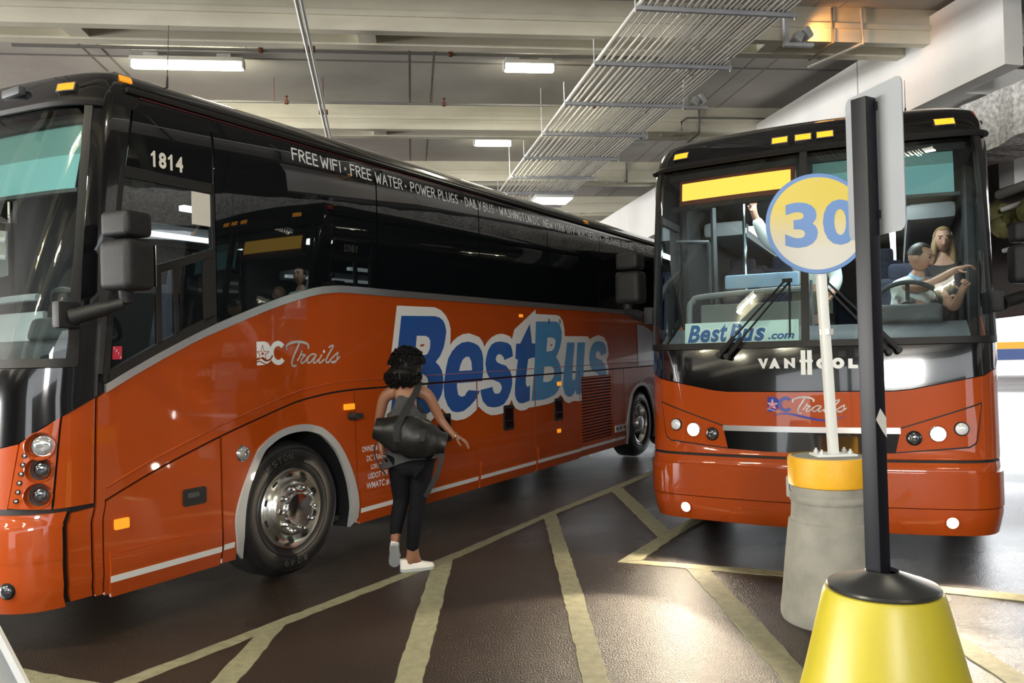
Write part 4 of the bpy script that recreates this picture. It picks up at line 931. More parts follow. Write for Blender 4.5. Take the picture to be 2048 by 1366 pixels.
    wheel(r,1.255,2.11+R_OFF+.03,1,True); wheel(r,-1.255,2.11+R_OFF+.03,-1,True); wheel(r,1.262,10.78,1); wheel(r,-1.262,10.78,-1)
    # ---- cab interior
    fl=bpy.data.objects.new('cab_floor',None)
    bm=B(); slab(bm,-1.2,1.2,.35,2.3,1.10,1.14); slab(bm,-1.2,1.2,2.3,9,1.3,1.36); slab(bm,-1.2,1.2,2.29,2.31,1.14,1.36); finish('interior_floor',bm,M['interior'],r)
    bm=B(); slab(bm,-1.22,1.22,.9,9,3.17,3.19); slab(bm,-1.25,-1.2,1.47,9,1.36,3.17); slab(bm,1.2,1.25,1.47,9,1.36,3.17); slab(bm,-1.2,1.2,9,9.05,1.3,3.2); finish('interior_lining',bm,M['interior'],r)
    bm=B()
    for sg in (1,-1): box(bm,(sg*.95,5.0,2.86),(.42,6.0,.16),bevel=.05)
    finish('luggage_rack',bm,M['intwhite'],r)
    for sg in (1,-1):
        bm=B(); box(bm,(sg*.62,4.2,2.80),(.06,5,.04)); finish('strip_light',bm,M['striplight'],r)
    for v in (-.5,.5):
        l=bpy.data.lights.new('cab_fill','AREA'); l.size=.5; l.energy=16 if not A else 5; l.color=(.92,1,1); lo=bpy.data.objects.new('cab_fill',l); COL.objects.link(lo); lo.parent=r; lo.location=(v,1.25,3.12)  # fill lights added to brighten the cab, without a fixture of their own
    bm=B(); P=[]
    d=B(); prof=[(.22,1.30),(.22,1.60),(.30,1.69),(.46,1.74),(.62,1.80),(.80,1.76),(.86,1.62),(.86,1.10),(.40,1.10)]
    for v0,v1 in ((-1.12,-.05),(-.05,1.12)): prism(d,prof,lambda x,y,t_:(t_,x+.05*abs(t_),y),v0,v1)
    finish('dashboard',d,M['dash'],r)
    bm=B(); box(bm,(.70,.74,1.85),(.52,.20,.16),Matrix.Rotation(-.3,4,'X'),bevel=.05,seg=3); finish('instrument_pod',bm,M['dash'],r)
    sw=bpy.data.objects.new('steering_wheel',None); COL.objects.link(sw); sw.parent=r; sw.matrix_local=Matrix.Translation((.72,.88,1.96))@Matrix.Rotation(-.75,4,'X')
    bm=B(); tube(bm,[(.235*math.cos(2*PI*k/32),.235*math.sin(2*PI*k/32),0) for k in range(33)],.019,8); finish('steering_rim',bm,M['dash'],sw)
    bm=B()
    for a in (.5,2.64,4.71): tube(bm,[(0,0,-.03),(.23*math.cos(a),.23*math.sin(a),0)],.016,6)
    cyl(bm,(0,0,-.05),(0,0,.01),.07,.06,16); cyl(bm,(0,0,-.35),(0,0,-.04),.035,.035,10); finish('steering_hub',bm,M['dash'],sw)
    def seat(v,u,z,m='seat',wd=.46):
        s=bpy.data.objects.new('seat',None); COL.objects.link(s); s.parent=r; s.location=(v,u,z)
        bm=B(); box(bm,(0,0,.42),(wd,.46,.14),bevel=.05,seg=3); finish('seat_cushion',bm,M[m],s)
        bm=B(); box(bm,(0,.26,.80),(wd,.13,.72),Matrix.Rotation(-.18,4,'X'),bevel=.05,seg=3); finish('seat_back',bm,M[m],s)
        bm=B(); box(bm,(0,.33,1.20),(wd*.62,.11,.18),Matrix.Rotation(-.18,4,'X'),bevel=.045,seg=3); finish('headrest',bm,M[m],s)
        bm=B(); box(bm,(0,.02,.18),(wd*.6,.34,.36)); finish('seat_base',bm,M['dash'],s)
        return s
    seat(.72,1.30,1.06)
    for row in range(3):
        for v in ((-.95,-.48,.48,.95) if not A else (.48,.95)): seat(v,2.75+row*.95,1.36)
    # curved grab rail and step-well screen
    bm=B(); box(bm,(-.50,1.02,1.72),(.98,.04,.62),bevel=.015); finish('stepwell_screen',bm,M['dashgrey'],r)
    bm=B(); tube(bm,[(-1.06,.86,1.35),(-1.06,.86,1.95),(-1.03,.88,2.06),(-.93,.90,2.10),(-.30,.98,2.13),(-.06,1.0,2.13)],.028,8,4); finish('grab_rail',bm,M['dashgrey'],r)
    if not A:
        bm=B(); box(bm,(-.45,1.06,2.23),(.64,.05,.125),bevel=.02); finish('padded_rail',bm,M['skybluepad'],r)
        bm=B(); tube(bm,[(-.02,.95,1.5),(-.02,.95,2.2)],.014,6); tube(bm,[(-.70,1.75,1.1),(-.70,1.75,3.15)],.020,8); finish('grab_pole',bm,M['chrome'],r)
        bm=B(); tube(bm,[(-.95,1.50,1.1),(-.95,1.50,3.1)],.03,6); tube(bm,[(-1.18,.92,2.62),(-.92,1.1,2.62)],.02,6); tube(bm,[(-.92,1.1,1.5),(-.92,1.1,2.62)],.02,6); finish('door_post',bm,M['dash'],r)
    # ---- roller blinds behind the glass
    s0=.06 if not A else -.9
    bl=part('roller_blind',[rect(s0,1.115 if not A else 1.20,2.80 if not A else 2.72,3.03 if not A else 2.94)],M['teal'],-.13,.006)
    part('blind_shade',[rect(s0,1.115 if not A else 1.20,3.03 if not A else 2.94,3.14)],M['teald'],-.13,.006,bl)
    part('blind_bar',[rect(s0-.02,1.17 if not A else 1.24,2.775 if not A else 2.695,2.80 if not A else 2.72)],M['dash'],-.12,.03,bl)
    part('header_bin',[rect(-1.25,1.25,3.135,3.19)],M['blackmat'],-.10,.12)
    # ---- wipers
    if not A:
        for sg,pv,kn,z0 in ((-1,.646,.130,1.57),(1,.64,.128,1.58)):
            wp=bpy.data.objects.new('wiper',None); COL.objects.link(wp); wp.parent=r
            bm=B()
            for d,dz in ((0,0),(.062,-.012)):
                a=Pn(sg*(pv-d),z0+dz,.055); b=Pn(sg*(pv-.12-d),z0+.135+dz,.065); c=Pn(sg*(kn+.015-d*.7),2.135,.045)
                tube(bm,[a,b],.019,8); tube(bm,[b,c],.009,6)
            box(bm,Pn(sg*(kn-.008),2.14,.045),(.075,.02,.03)); finish('wiper_arm',bm,M['blackmat'],wp)
            bm=B()
            for d,dz in ((0,0),(.062,-.012)): p=Pn(sg*(pv-d),z0+dz,.03); q=Pn(sg*(pv-d),z0+dz,.08); cyl(bm,p,q,.024,.022,14)
            finish('wiper_pivot',bm,M['blackmat'],wp)
            bm=B(); tube(bm,[Pn(sg*.108,z,.03) for z in (2.16,2.0,1.85,1.70)],.008,6); finish('wiper_blade',bm,M['blackmat'],wp)
        # ---- destination display
        ds=bpy.data.objects.new('destination_display',None); COL.objects.link(ds); ds.parent=r
        part('display_housing',[rect(-1.10,-.075,2.905,3.135)],M['ledbox'],-.115,.05,ds); part('display_face',[rect(-1.064,-.112,2.945,3.105)],M['led'],-.108,.006,ds)
        part('fleet_panel',[rect(-1.20,-.05,2.86,2.90)],M['blackmat'],-.11,.03,ds)
    else:
        wp=bpy.data.objects.new('wiper',None); COL.objects.link(wp); wp.parent=r
        bm=B(); a=Pn(.9,1.56,.05); b=Pn(.5,2.2,.05); tube(bm,[a,b],.012,6); finish('wiper_arm',bm,M['blackmat'],wp)
        bm=B(); tube(bm,[Pn(.48,z,.03) for z in (2.35,1.95,1.72)],.009,6); finish('wiper_blade',bm,M['blackmat'],wp)
    # ---- aerial
    bm=B(); p=Pn(SU(1.25),3.50,0) if A else Vector((.75,.95,3.52)); tip=p+(Vector((.03,.0,.42)) if A else Vector((0,0,.28))); cyl(bm,p,p+(tip-p)*.18,.009,.006,8); cyl(bm,p+(tip-p)*.18,tip,.003,.002,6); finish('antenna',bm,M['blackmat'],r)
    return r,part
coachA,partA=build_coach('A',PA_POSE,'orange and black coach on the left, numbered 1814, giant blue lettering on its flank')
coachB,partB=build_coach('B',PB_POSE,'orange and black coach facing us behind the round 30 sign, lamps and display lit')

# ---- markings of the left-hand coach
def sideart(name,build,m,out,parent=coachA,cuts=True,sg=1):
    bm=B(); build(bm)
    if cuts:
        def cut(co,no): bmesh.ops.bisect_plane(bm,geom=list(bm.verts)+list(bm.edges)+list(bm.faces),dist=1e-5,plane_co=co,plane_no=no)
        for z in (1.359,1.378): cut((0,z,0),(0,1,0))
        for u in (4.684,4.704,5.930,5.950,7.144,7.164): cut((u,0,0),(1,0,0))
        for u in (7.205,8.22,8.255,8.27): cut((u,0,0),(1,0,0))
        cut((0,1.297,0),(0,1,0))
        kill=[]
        for f in bm.faces:
            c=f.calc_center_median()
            if 1.359<c.y<1.378: kill.append(f)
            elif c.y<1.36 and any(abs(c.x-u)<.0095 for u in (4.694,5.94,7.154)): kill.append(f)
            elif 7.205<c.x<8.22 and c.y<1.297: kill.append(f)
            elif 8.255<c.x<8.27 and c.y<1.36: kill.append(f)
        bmesh.ops.delete(bm,geom=kill,context='FACES')
    lift(bm,lambda x,y:(sg*SU(x) if sg>0 else -SU(x),y),out); return finish(name,bm,m,parent,0)
def big(b): poly2(b,BIGW)
sideart('big_letter_outline',big,M['white'],.0035)
for k,m in (('B','blue'),('e','blue'),('s','blue'),('t','blue'),('B2','blueglare'),('u','blueglare'),('s2','blueglare')):
    for P in BIG[k]: sideart('big_letter',lambda b:poly2(b,P),M[m],.0045 if k!='B2' else .0049)
for P in BIGC: sideart('letter_counter',lambda b:poly2(b,P),M['white'],.0055)
for P in ([(3.74,1.74),(3.81,1.742),(3.79,1.722),(3.74,1.718)],[(6.36,1.725),(6.42,1.73),(6.40,1.71),(6.36,1.705)]): sideart('letter_slit',lambda b:poly2(b,P),M['orange'],.006)
FL=lambda P:[(11.6-u,z) for u,z in P]
sideart('big_letter_outline',lambda b:poly2(b,FL(BIGW)),M['white'],.0035,coachB,False,-1)
for k,m in (('B','blue'),('e','blue'),('s','blue'),('t','blue'),('B2','blueglare'),('u','blueglare'),('s2','blueglare')):
    for P in BIG[k]: sideart('big_letter',lambda b:poly2(b,FL(P)),M[m],.0045 if k!='B2' else .0049,coachB,False,-1)
for P in BIGC: sideart('letter_counter',lambda b:poly2(b,FL(P)),M['white'],.0055,coachB,False,-1)
sideart('rear_mural',lambda b:poly2(b,[(9.25,1.385),(9.25,2.02),(9.55,2.0),(9.85,1.93),(10.2,1.80),(13.35,1.70),(13.35,1.385)]),M['mural'],.003)
def wifi(b):
    for wd,a,c in LETTERS_A:
        z0=3.167 if a<3.1 else 3.158; hand_word(b,wd,a,c,z0,z0+.088,.0138)
sideart('amenity_lettering',wifi,M['white'],.0045,cuts=False)
dc_logo(coachA,lambda x,y:(SU(1.787+x),1.59+y),None,.004,False)
for tx,a,c,z in (('OWNED & OPER',2.90,3.215,.835),('DC TRAILS',2.957,3.195,.752),('LORTON,',3.008,3.19,.672),('USDOT 938',2.968,3.225,.600),('WMATC #1',2.945,3.26,.512)):
    h=.048 if tx[0]!='W' else .060
    bm=fit(text_bm(tx,offset=.014),a,c,z,z+h); lift(bm,lambda x,y:(SU(x),y),.0015); finish('ownership_lettering',bm,M['white'],coachA,0)
def number(chars,a,c,z0,z1,off=.04):
    bm=B(); n=len(chars); w=(c-a)/n
    for k,ch in enumerate(chars):
        x=a+w*k
        if ch=='1':
            X_=lambda q:x+w*q; Z_=lambda q:z0+(z1-z0)*q
            poly2(bm,[(X_(.38),Z_(0)),(X_(.66),Z_(0)),(X_(.66),Z_(1)),(X_(.45),Z_(1)),(X_(.30),Z_(.86)),(X_(.12),Z_(.78)),(X_(.12),Z_(.62)),(X_(.38),Z_(.70))])
        else: merge(bm,fit(text_bm(ch,offset=off),x+w*.05,x+w*.93,z0,z1))
    return bm
bm=number('1814',.955,1.205,2.882,2.985); lift(bm,lambda x,y:(SU(x),y),.005); finish('fleet_number',bm,M['digits'],coachA,0)
bm=number('1802',-1.22,-.98,2.90,2.99); lift(bm,lambda x,y:(-SU(-x),y),.005); finish('fleet_number',bm,M['digits'],coachB,0)
partA('window_sticker',[sd(1,rect(1.265,1.412,2.553,2.773))],M['sticker'],.002,.003)
pI=partA('tax_decal',[sd(1,rect(.640,.712,1.663,1.742))],M['red'],.006,.003)
bm=B()
for ch,x,z in (('I',.648,1.722),('F',.663,1.706),('T',.678,1.688),('A',.695,1.668)):
    merge(bm,fit(text_bm(ch,offset=.03),x,x+(.004 if ch=='I' else .012),z,z+.016))
lift(bm,lambda x,y:(SU(x),y),.0072); finish('decal_letters',bm,M['white'],pI,0)
# fittings on the flank
def flank(name,u0,u1,z0,z1,m,out,th,parent=coachA,rad=.01): return partA(name,[sd(1,rrect(u0,u1,z0,z1,rad))],M[m],out,th,parent)
flank('side_reflector',.672,.768,.640,.704,'amber',.006,.01); flank('side_reflector',2.69,2.815,1.205,1.255,'amber',.010,.012); flank('side_reflector',6.515,6.615,1.215,1.265,'amber',.012,.02); flank('side_reflector',6.50,6.585,.636,.684,'amber',.006,.01); flank('side_reflector',5.62,5.70,2.04,2.075,'amber',.008,.01)
h=flank('door_handle',1.152,1.328,.692,.803,'gasket',.008,.02,rad=.015); flank('handle_pocket',1.175,1.305,.715,.782,'blackmat',.010,.006,h); flank('handle_lever',1.18,1.27,.745,.778,'dash',.014,.006,h)
bm=B(); cyl(bm,Pn(SU(2.775),1.150,-.005),Pn(SU(2.775),1.150,.07),.034,.03,16); box(bm,Pn(SU(2.80),1.150,.06),(.03,.10,.05),bevel=.015); finish('fuel_cap_knob',bm,M['blackmat'],coachA)
for u0,u1 in ((4.0,4.20),(5.215,5.425),(6.43,6.645)):
    h=flank('latch_plate',u0,u1,.790,1.064,'gasket',.012,.025,rad=.02); flank('latch_window',u0+.025,u1-.025,.90,1.03,'tint',.015,.006,h); flank('latch_paddle',u0+.03,u1-.03,.82,.885,'tint',.018,.008,h)
c=add_face_light(coachA,'side_lamp',SU(1.648),.980,.050,M['lampglass'],M['chrome'],.0)
for u in (6.33,6.62): flank('panel_latch',u,u+.03,1.98,2.04,'dash',.006,.01)
pn=flank('steel_step',8.29,8.64,.46,.56,'galv',.012,.03)
for u in (8.33,8.46,8.59):
    bm=B(); cyl(bm,Pn(SU(u),.515,.0),Pn(SU(u),.515,.03),.018,.016,10); finish('bolt',bm,M['blackmat'],pn)
# head and fog lamp beams of the right-hand coach
def spot(parent,v,z,aim,power,size,blend,color=(1,.84,.62),rad=.04):
    l=bpy.data.lights.new('lamp_beam','SPOT'); l.energy=power; l.spot_size=math.radians(size); l.spot_blend=blend; l.color=color; l.shadow_soft_size=rad
    o=bpy.data.objects.new('lamp_beam',l); COL.objects.link(o); o.parent=parent; o.location=(v,-.10,z)
    o.rotation_euler=Vector(aim).to_track_quat('-Z','Y').to_euler()
for sg in (1,-1):
    spot(coachB,sg*.882,.975,(sg*.06,-1,-.20),250,62,.25)
    spot(coachB,sg*.958,.354,(sg*.2,-1,-.05),40,150,.5)
# ------------------------------------------------------------------ round stop sign on a concrete bollard
r=empty('bollard_sign','round yellow-to-white 30 sign on a white post bolted to a concrete bollard with yellow band','sign',(1.885,4.80,0))
bm=B(); lathe(bm,[(.292,0),(.300,.02),(.300,.06),(.288,.14),(.262,.40),(.243,.56),(.240,.588),(.226,.600),(.222,.66),(.221,.700),(.230,.712),(.230,.735),(.220,.748),(.221,.775),(.214,.80),(.212,.97),(.10,.975),(.001,.975)],None,56,cap0=True); finish('bollard_body',bm,M['bollard'],r)
bm=B(); lathe(bm,[(.216,.798),(.232,.806),(.236,.83),(.236,.955),(.230,.972),(.212,.975)],None,56); finish('yellow_band',bm,M['bandyellow'],r)
bm=B(); box(bm,(.02,-.02,.982),(.24,.14,.014),bevel=.004); bp=finish('base_plate',bm,M['whitepaint'],r)
for sx,sy in ((-1,-1),(1,-1),(-1,1),(1,1)):
    bm=B(); cyl(bm,(.02+sx*.085,-.02+sy*.045,.986),(.02+sx*.085,-.02+sy*.045,1.006),.014,.014,6); cyl(bm,(.02+sx*.085,-.02+sy*.045,1.0),(.02+sx*.085,-.02+sy*.045,1.018),.008,.007,8); finish('bolt',bm,M['galv'],bp)
bm=B(); a=Vector((.022,-.02,.985)); b=Vector((-.034,-.02,2.44)); d=b-a
box(bm,(a+b)/2,(.052,.052,d.length),basis(d),bevel=.006); finish('sign_post',bm,M['whitepaint'],r)
bm=B(); cyl(bm,(.003,-.021,1.70),(.0025,-.021,1.735),.042,.042,4); finish('post_sleeve',bm,M['whitepaint'],r)
pn=bpy.data.objects.new('sign_panel',None); COL.objects.link(pn); pn.parent=r; pn.location=(-.043,-.052,2.365); pn.rotation_euler=(0,0,-.12)
bm=B(); lathe(bm,[(.001,-.003),(.298,-.003),(.301,0),(.298,.003),(.001,.003)],Matrix.Rotation(PI/2,4,'X'),64); finish('sign_rim',bm,M['signblue'],pn)
bm=B(); lathe(bm,[(.276,.0),(.276,.0042),(.001,.0042)],Matrix.Rotation(PI/2,4,'X'),64); finish('sign_face',bm,M['signface'],pn)
for ch,x0,x1,z0,z1 in (('3',-.190,.000,-.142,.130),('0',.030,.228,-.134,.138)):
    bm=fit(text_bm(ch,offset=.035),x0,x1,z0,z1); remap(bm,lambda x,y:(x,-.0055,y)); finish('numeral',bm,M['signblue'],pn,0)
for z in (.262,-.222):
    bm=B(); cyl(bm,(0,-.004,z),(0,-.008,z),.006,.005,8); finish('rivet',bm,M['galv'],pn)

# ------------------------------------------------------------------ black post sign in a yellow cone base
r=empty('cone_base_sign','black post in a large yellow cone base, grey back of its sign panel facing us','sign',(1.335,2.93,0))
bm=B(); lathe(bm,[(.40,0),(.405,.02),(.395,.05),(.372,.09),(.285,.41),(.208,.725),(.200,.742),(.18,.748)],None,72,cap0=True); finish('cone_base',bm,M['coneyellow'],r)
bm=B(); lathe(bm,[(.17,.742),(.192,.744),(.195,.752),(.190,.760),(.06,.806),(.056,.812),(.05,.80)],None,64); finish('cone_cap',bm,M['conecap'],r)
bm=B(); box(bm,(-.016,0,1.66),(.062,.062,1.77),Matrix.Rotation(math.radians(32),4,'Z'),bevel=.004); finish('post',bm,M['pole'],r)
ax=Vector((.23,-.973,0)); nr=Vector((.973,.23,0))
mt=Matrix(((ax.x,nr.x,0,-.016),(ax.y,nr.y,0,0),(0,0,1,2.315),(0,0,0,1)))
bm=B(); t=B(); poly=rrect(-.16,.15,-.275,.275,.03); prism(t,poly,lambda x,y,k:(x,k,y),.042,.046); merge(bm,t,mt); finish('sign_panel',bm,M['signback'],r)
bm=B(); t=B()
for z in (-.2,.2): box(t,(0,.036,z),(.05,.014,.03))
merge(bm,t,mt); finish('panel_clamp',bm,M['pole'],r)
th=math.radians(32); fx=Vector((math.sin(th),-math.cos(th),0)); fy=Vector((math.cos(th),math.sin(th),0))
bm=B(); bm.faces.new([bm.verts.new(Vector((-.016,0,0))+fx*.0318+fy*a+Vector((0,0,z))) for a,z in ((-.031,1.365),(.008,1.318),(.031,1.295),(.031,1.368),(-.004,1.405))]); finish('torn_sticker',bm,M['sticker'],r,0)

# pale barrier at the lower left corner of the view
bm=B(); prism(bm,[(-1.9,0),(-.17,0),(-.24,.12),(-.80,1.27),(-.86,1.32),(-1.4,1.32)],lambda x,y,t:(x,t,y),.95,1.2)
r=finish('barrier',bm,mat('pale_grey_plastic',(.50,.54,.58),.45)); tag(r,'pale grey sloping plastic barrier cut off by the lower left corner','barrier')
bm=B(); tube(bm,[(-.175,1.203,.02),(-.80,1.203,1.27)],.008,6); finish('edge_trim',bm,M['whitepaint'],r)

# ------------------------------------------------------------------ placard inside the right-hand windshield
def at_coachB(o): o.location=coachB.location; o.rotation_euler=coachB.rotation_euler; return o
bm=patch([rect(-.98,-.053,1.668,1.852)],-.045,.006); card=at_coachB(finish('placard',bm,M['card'])); tag(card,'pale green web address card with blue italic lettering standing in the right windshield','placard')
def cardtext(body,a,c,z0,z1,off,m,out,sh=.25):
    bm=fit(text_bm(body,shear=sh,offset=off),a,c,z0,z1); lift(bm,lambda x,y:(x,y),out); o=finish('card_lettering',bm,m,card,0); return o
wht=mat('card_white',(.8,.84,.82),.5); cblue=mat('card_blue',(.01,.10,.30),.5)
def bubble(a,c,z0,z1):
    pass
for ch,a,c,h,m in (('B',-.955,-.845,.145,'cblue'),('e',-.845,-.755,.105,'cblue'),('s',-.755,-.675,.105,'cblue'),('t',-.675,-.610,.150,'cblue'),('B',-.600,-.490,.145,'cblue'),('u',-.490,-.395,.102,'cblue'),('s',-.395,-.305,.105,'cblue')):
    z=1.690
    cardtext(ch,a-.014,c+.016,z-.014,z+h+.014,.06,wht,-.0446); cardtext(ch,a,c,z,z+h,.035,cblue if m=='cblue' else M['blueglare'],-.0436)
cardtext('.com',-.285,-.085,1.70,1.745,.03,cblue,-.0440)
# ------------------------------------------------------------------ people
def ellipse_loft(rings,seg=24,cap=True,openfn=None):
    bm=B(); R=[]
    for (cx,cy,z,rx,ry,*tw) in rings:
        w=tw[0] if tw else 0
        R.append([bm.verts.new((cx+rx*math.cos(2*PI*i/seg+w),cy+ry*math.sin(2*PI*i/seg+w),z)) for i in range(seg)])
    for a,b in zip(R,R[1:]):
        for i in range(seg): bm.faces.new((a[i],a[(i+1)%seg],b[(i+1)%seg],b[i]))
    if cap: bm.faces.new(R[0][::-1]); bm.faces.new(R[-1])
    bmesh.ops.recalc_face_normals(bm,faces=bm.faces); return bm
def hand_nodes(nodes,edges,pre,wrist,direc,palm_n,r=.0085,curl=.5,L=.085):
    """five separate fingers, bent at the knuckles, rooted in the palm"""
    d=Vector(direc).normalized(); n=Vector(palm_n).normalized(); s=d.cross(n).normalized(); w=Vector(wrist)
    pm=w+d*.045; nodes[pre+'palm']=(tuple(pm),(.030,.017)); edges.append((pre+'wrist',pre+'palm'))
    for k,(off,ln) in enumerate(((-.027,.85),(-.009,1.0),(.009,.95),(.027,.76))):
        b=w+d*.088+s*off; m_=b+(d*.62+n*curl*.45).normalized()*L*.45*ln; t=m_+(d*(.75-curl*.6)+n*curl).normalized()*L*.5*ln
        for q,p,rr_ in (('a',b,r*1.05),('b',m_,r),('c',t,r*.85)): nodes[pre+str(k)+q]=(tuple(p),rr_)
        edges.extend([(pre+'palm',pre+str(k)+'a'),(pre+str(k)+'a',pre+str(k)+'b'),(pre+str(k)+'b',pre+str(k)+'c')])
    b=w+d*.03-s*.034+n*.008; m_=b+(d*.5-s*.6+n*.4).normalized()*.038; t=m_+(d*.9-s*.1+n*.4).normalized()*.030
    for q,p,rr_ in (('a',b,r*1.15),('b',m_,r*1.05),('c',t,r*.9)): nodes[pre+'t'+q]=(tuple(p),rr_)
    edges.extend([(pre+'palm',pre+'ta'),(pre+'ta',pre+'tb'),(pre+'tb',pre+'tc')])

W=empty('person','woman in charcoal racerback top and black leggings walking away with a duffel bag','person',(-.82,6.08,0))
N={}; Eg=[]
def nd(k,p,r): N[k]=(p,r)
nd('pelvis',(.035,0,.875),(.135,.10)); nd('waist',(.015,.0,1.03),(.108,.080)); nd('rib',(.0,.01,1.17),(.122,.088)); nd('chest',(-.002,.015,1.29),(.128,.088)); nd('collar',(.0,.02,1.385),(.075,.058)); nd('neck',(.012,.035,1.44),.045); nd('skull0',(.022,.055,1.50),.058); nd('skull1',(.02,.065,1.575),(.080,.088)); nd('crown',(.012,.06,1.635),.055)
Eg+=chain('pelvis','waist','rib','chest','collar','neck','skull0','skull1','crown')
nd('nose',(.085,.125,1.545),.014); nd('chin',(.06,.12,1.48),.026); Eg+=[('skull1','nose'),('skull0','chin')]
nd('ear',(.095,.045,1.545),(.012,.022)); Eg.append(('skull1','ear'))
nd('lsh',(-.125,.02,1.355),.058); nd('lsh2',(-.172,.02,1.325),.050); nd('lel',(-.222,.045,1.13),.036); nd('lwrist',(-.195,-.03,.985),.025); Eg+=chain('collar','lsh','lsh2','lel','lwrist')
nd('rsh',(.125,.02,1.36),.058); nd('rsh2',(.172,.015,1.33),.050); nd('rel',(.255,.06,1.135),.037); nd('rwrist',(.355,.02,1.02),.024); Eg+=chain('collar','rsh','rsh2','rel','rwrist')
hand_nodes(N,Eg,'l',N['lwrist'][0],(.10,-.12,-.9),(.9,0,.2),curl=1.0,L=.07); hand_nodes(N,Eg,'r',N['rwrist'][0],(.80,.12,-.42),(-.35,.1,-.9),curl=.55)
nd('lhip',(-.055,0,.83),.098); nd('lkn',(-.055,.03,.525),.058); nd('lcf',(-.085,-.015,.40),.056); nd('lan',(-.105,-.03,.245),.036); Eg+=chain('pelvis','lhip','lkn','lcf','lan')
nd('lheel',(-.107,-.055,.205),.027); nd('lball',(-.116,.02,.115),.020); nd('ltoe',(-.12,.05,.075),.014); Eg+=[('lan','lheel'),('lan','lball'),('lball','ltoe')]
nd('rhip',(.115,0,.83),.100); nd('rkn',(.072,-.01,.53),.062); nd('rcf',(.05,-.03,.38),.056); nd('ran',(.015,0,.115),.037); Eg+=chain('pelvis','rhip','rkn','rcf','ran')
nd('rheel',(-.02,-.003,.045),.028); nd('rball',(.09,.032,.036),.020); nd('rtoe',(.14,.05,.030),.014); Eg+=[('ran','rheel'),('ran','rball'),('rball','rtoe')]
skin_mesh('body',N,Eg,M['skin'],W)
# leggings
Lg={}; Le=[]
for k,(p,rr_) in dict(pelvis=((.035,0,.885),(.148,.116)),lhip=((-.055,0,.82),.112),lth=((-.058,.012,.68),.090),lkn=((-.055,.03,.525),.066),lcf=((-.085,-.018,.41),.063),lan=((-.103,-.028,.262),.043),rhip=((.115,0,.82),.114),rth=((.095,-.004,.68),.092),rkn=((.072,-.01,.53),.069),rcf=((.05,-.032,.39),.063),ran=((.018,-.002,.135),.046)).items(): Lg[k]=(p,rr_)
Le=chain('pelvis','lhip','lth','lkn','lcf','lan')+chain('pelvis','rhip','rth','rkn','rcf','ran')
skin_mesh('leggings',Lg,Le,M['leggings'],W)
# racerback top: flared hem, narrow between the shoulder blades
bm=B(); seg=96; rows=30; G=[]
ctr=[(.80,.034,.0,.236,.172),(.88,.035,.0,.216,.158),(.96,.025,0,.176,.138),(1.04,.015,0,.140,.115),(1.14,.004,.008,.146,.118),(1.24,-.001,.012,.155,.122),(1.32,-.002,.016,.148,.112),(1.385,.0,.02,.100,.078),(1.43,.008,.03,.062,.058)]
def prof(z):
    for a,b in zip(ctr,ctr[1:]):
        if z<=b[0]:
            t=max(0,(z-a[0])/(b[0]-a[0])); return [a[i]+(b[i]-a[i])*t for i in range(1,5)]
    return ctr[-1][1:]
for i in range(rows+1):
    row=[]
    for j in range(seg):
        a=2*PI*j/seg; back=math.exp(-((math.atan2(math.sin(a+PI/2),math.cos(a+PI/2)))/.52)**2); front=math.exp(-((math.atan2(math.sin(a-PI/2),math.cos(a-PI/2)))/.70)**2)
        top=1.195+.225*back+.16*front; bot=.80+.085*(1+math.cos(a))/2*1.0+.015*math.sin(3*a)
        z=bot+(top-bot)*i/rows; cx,cy,rx,ry=prof(z); fold=1+.02*math.sin(7*a+3*z*9)*max(0,(1.1-z)/.3)
        row.append(bm.verts.new((cx+rx*fold*math.cos(a),cy+ry*fold*math.sin(a),z)))
    G.append(row)
for a,b in zip(G,G[1:]):
    for j in range(seg): bm.faces.new((a[j],a[(j+1)%seg],b[(j+1)%seg],b[j]))
bmesh.ops.recalc_face_normals(bm,faces=bm.faces); bmesh.ops.solidify(bm,geom=bm.faces[:],thickness=.005)
finish('racerback_top',bm,M['tank'],W,60)
# curly hair
hr=random.Random(2); bm=B(); t=B(); bmesh.ops.create_icosphere(t,subdivisions=3,radius=1)
hc=Vector((.015,.035,1.555))
for v in t.verts: v.co=Vector((v.co.x*.118,v.co.y*.118,v.co.z*.125))*(1+.08*hr.uniform(-1,1))
merge(bm,t,Matrix.Translation(hc+Vector((-.005,-.012,.012))))
t=B(); bmesh.ops.create_icosphere(t,subdivisions=3,radius=1)
for v in t.verts: v.co=Vector((v.co.x*.128,v.co.y*.10,v.co.z*.095))*(1+.09*hr.uniform(-1,1))
merge(bm,t,Matrix.Translation((-.025,-.005,1.485)))
for k in range(620):
    a=hr.uniform(0,2*PI); ph=math.asin(hr.uniform(-.95,1)); d=Vector((math.cos(a)*math.cos(ph),math.sin(a)*math.cos(ph),math.sin(ph)))
    low=d.z<.12
    if d.y>.55 and d.z<.35: continue
    if low: base=Vector((-.02+d.x*.135,-.005+d.y*.105,1.50+d.z*.10))
    else: base=hc+Vector((d.x*.120-.004,d.y*.122-.012,d.z*.128+.012))
    rr_=hr.uniform(.007,.013); x=d.cross(Vector((.3,.2,1))).normalized(); y=d.cross(x)
    ang=hr.uniform(0,6); ln=hr.uniform(.018,.045); dn=(d*.5+Vector((0,0,-.8 if low else -.2))).normalized()
    pts=[base-d*.012+dn*ln*q/9+x*rr_*math.cos(ang+q*1.35)+y*rr_*math.sin(ang+q*1.35)+d*.010*math.sin(q*.35) for q in range(10)]
    tube(bm,pts,.0042,4)
finish('curly_hair',bm,M['hair'],W)
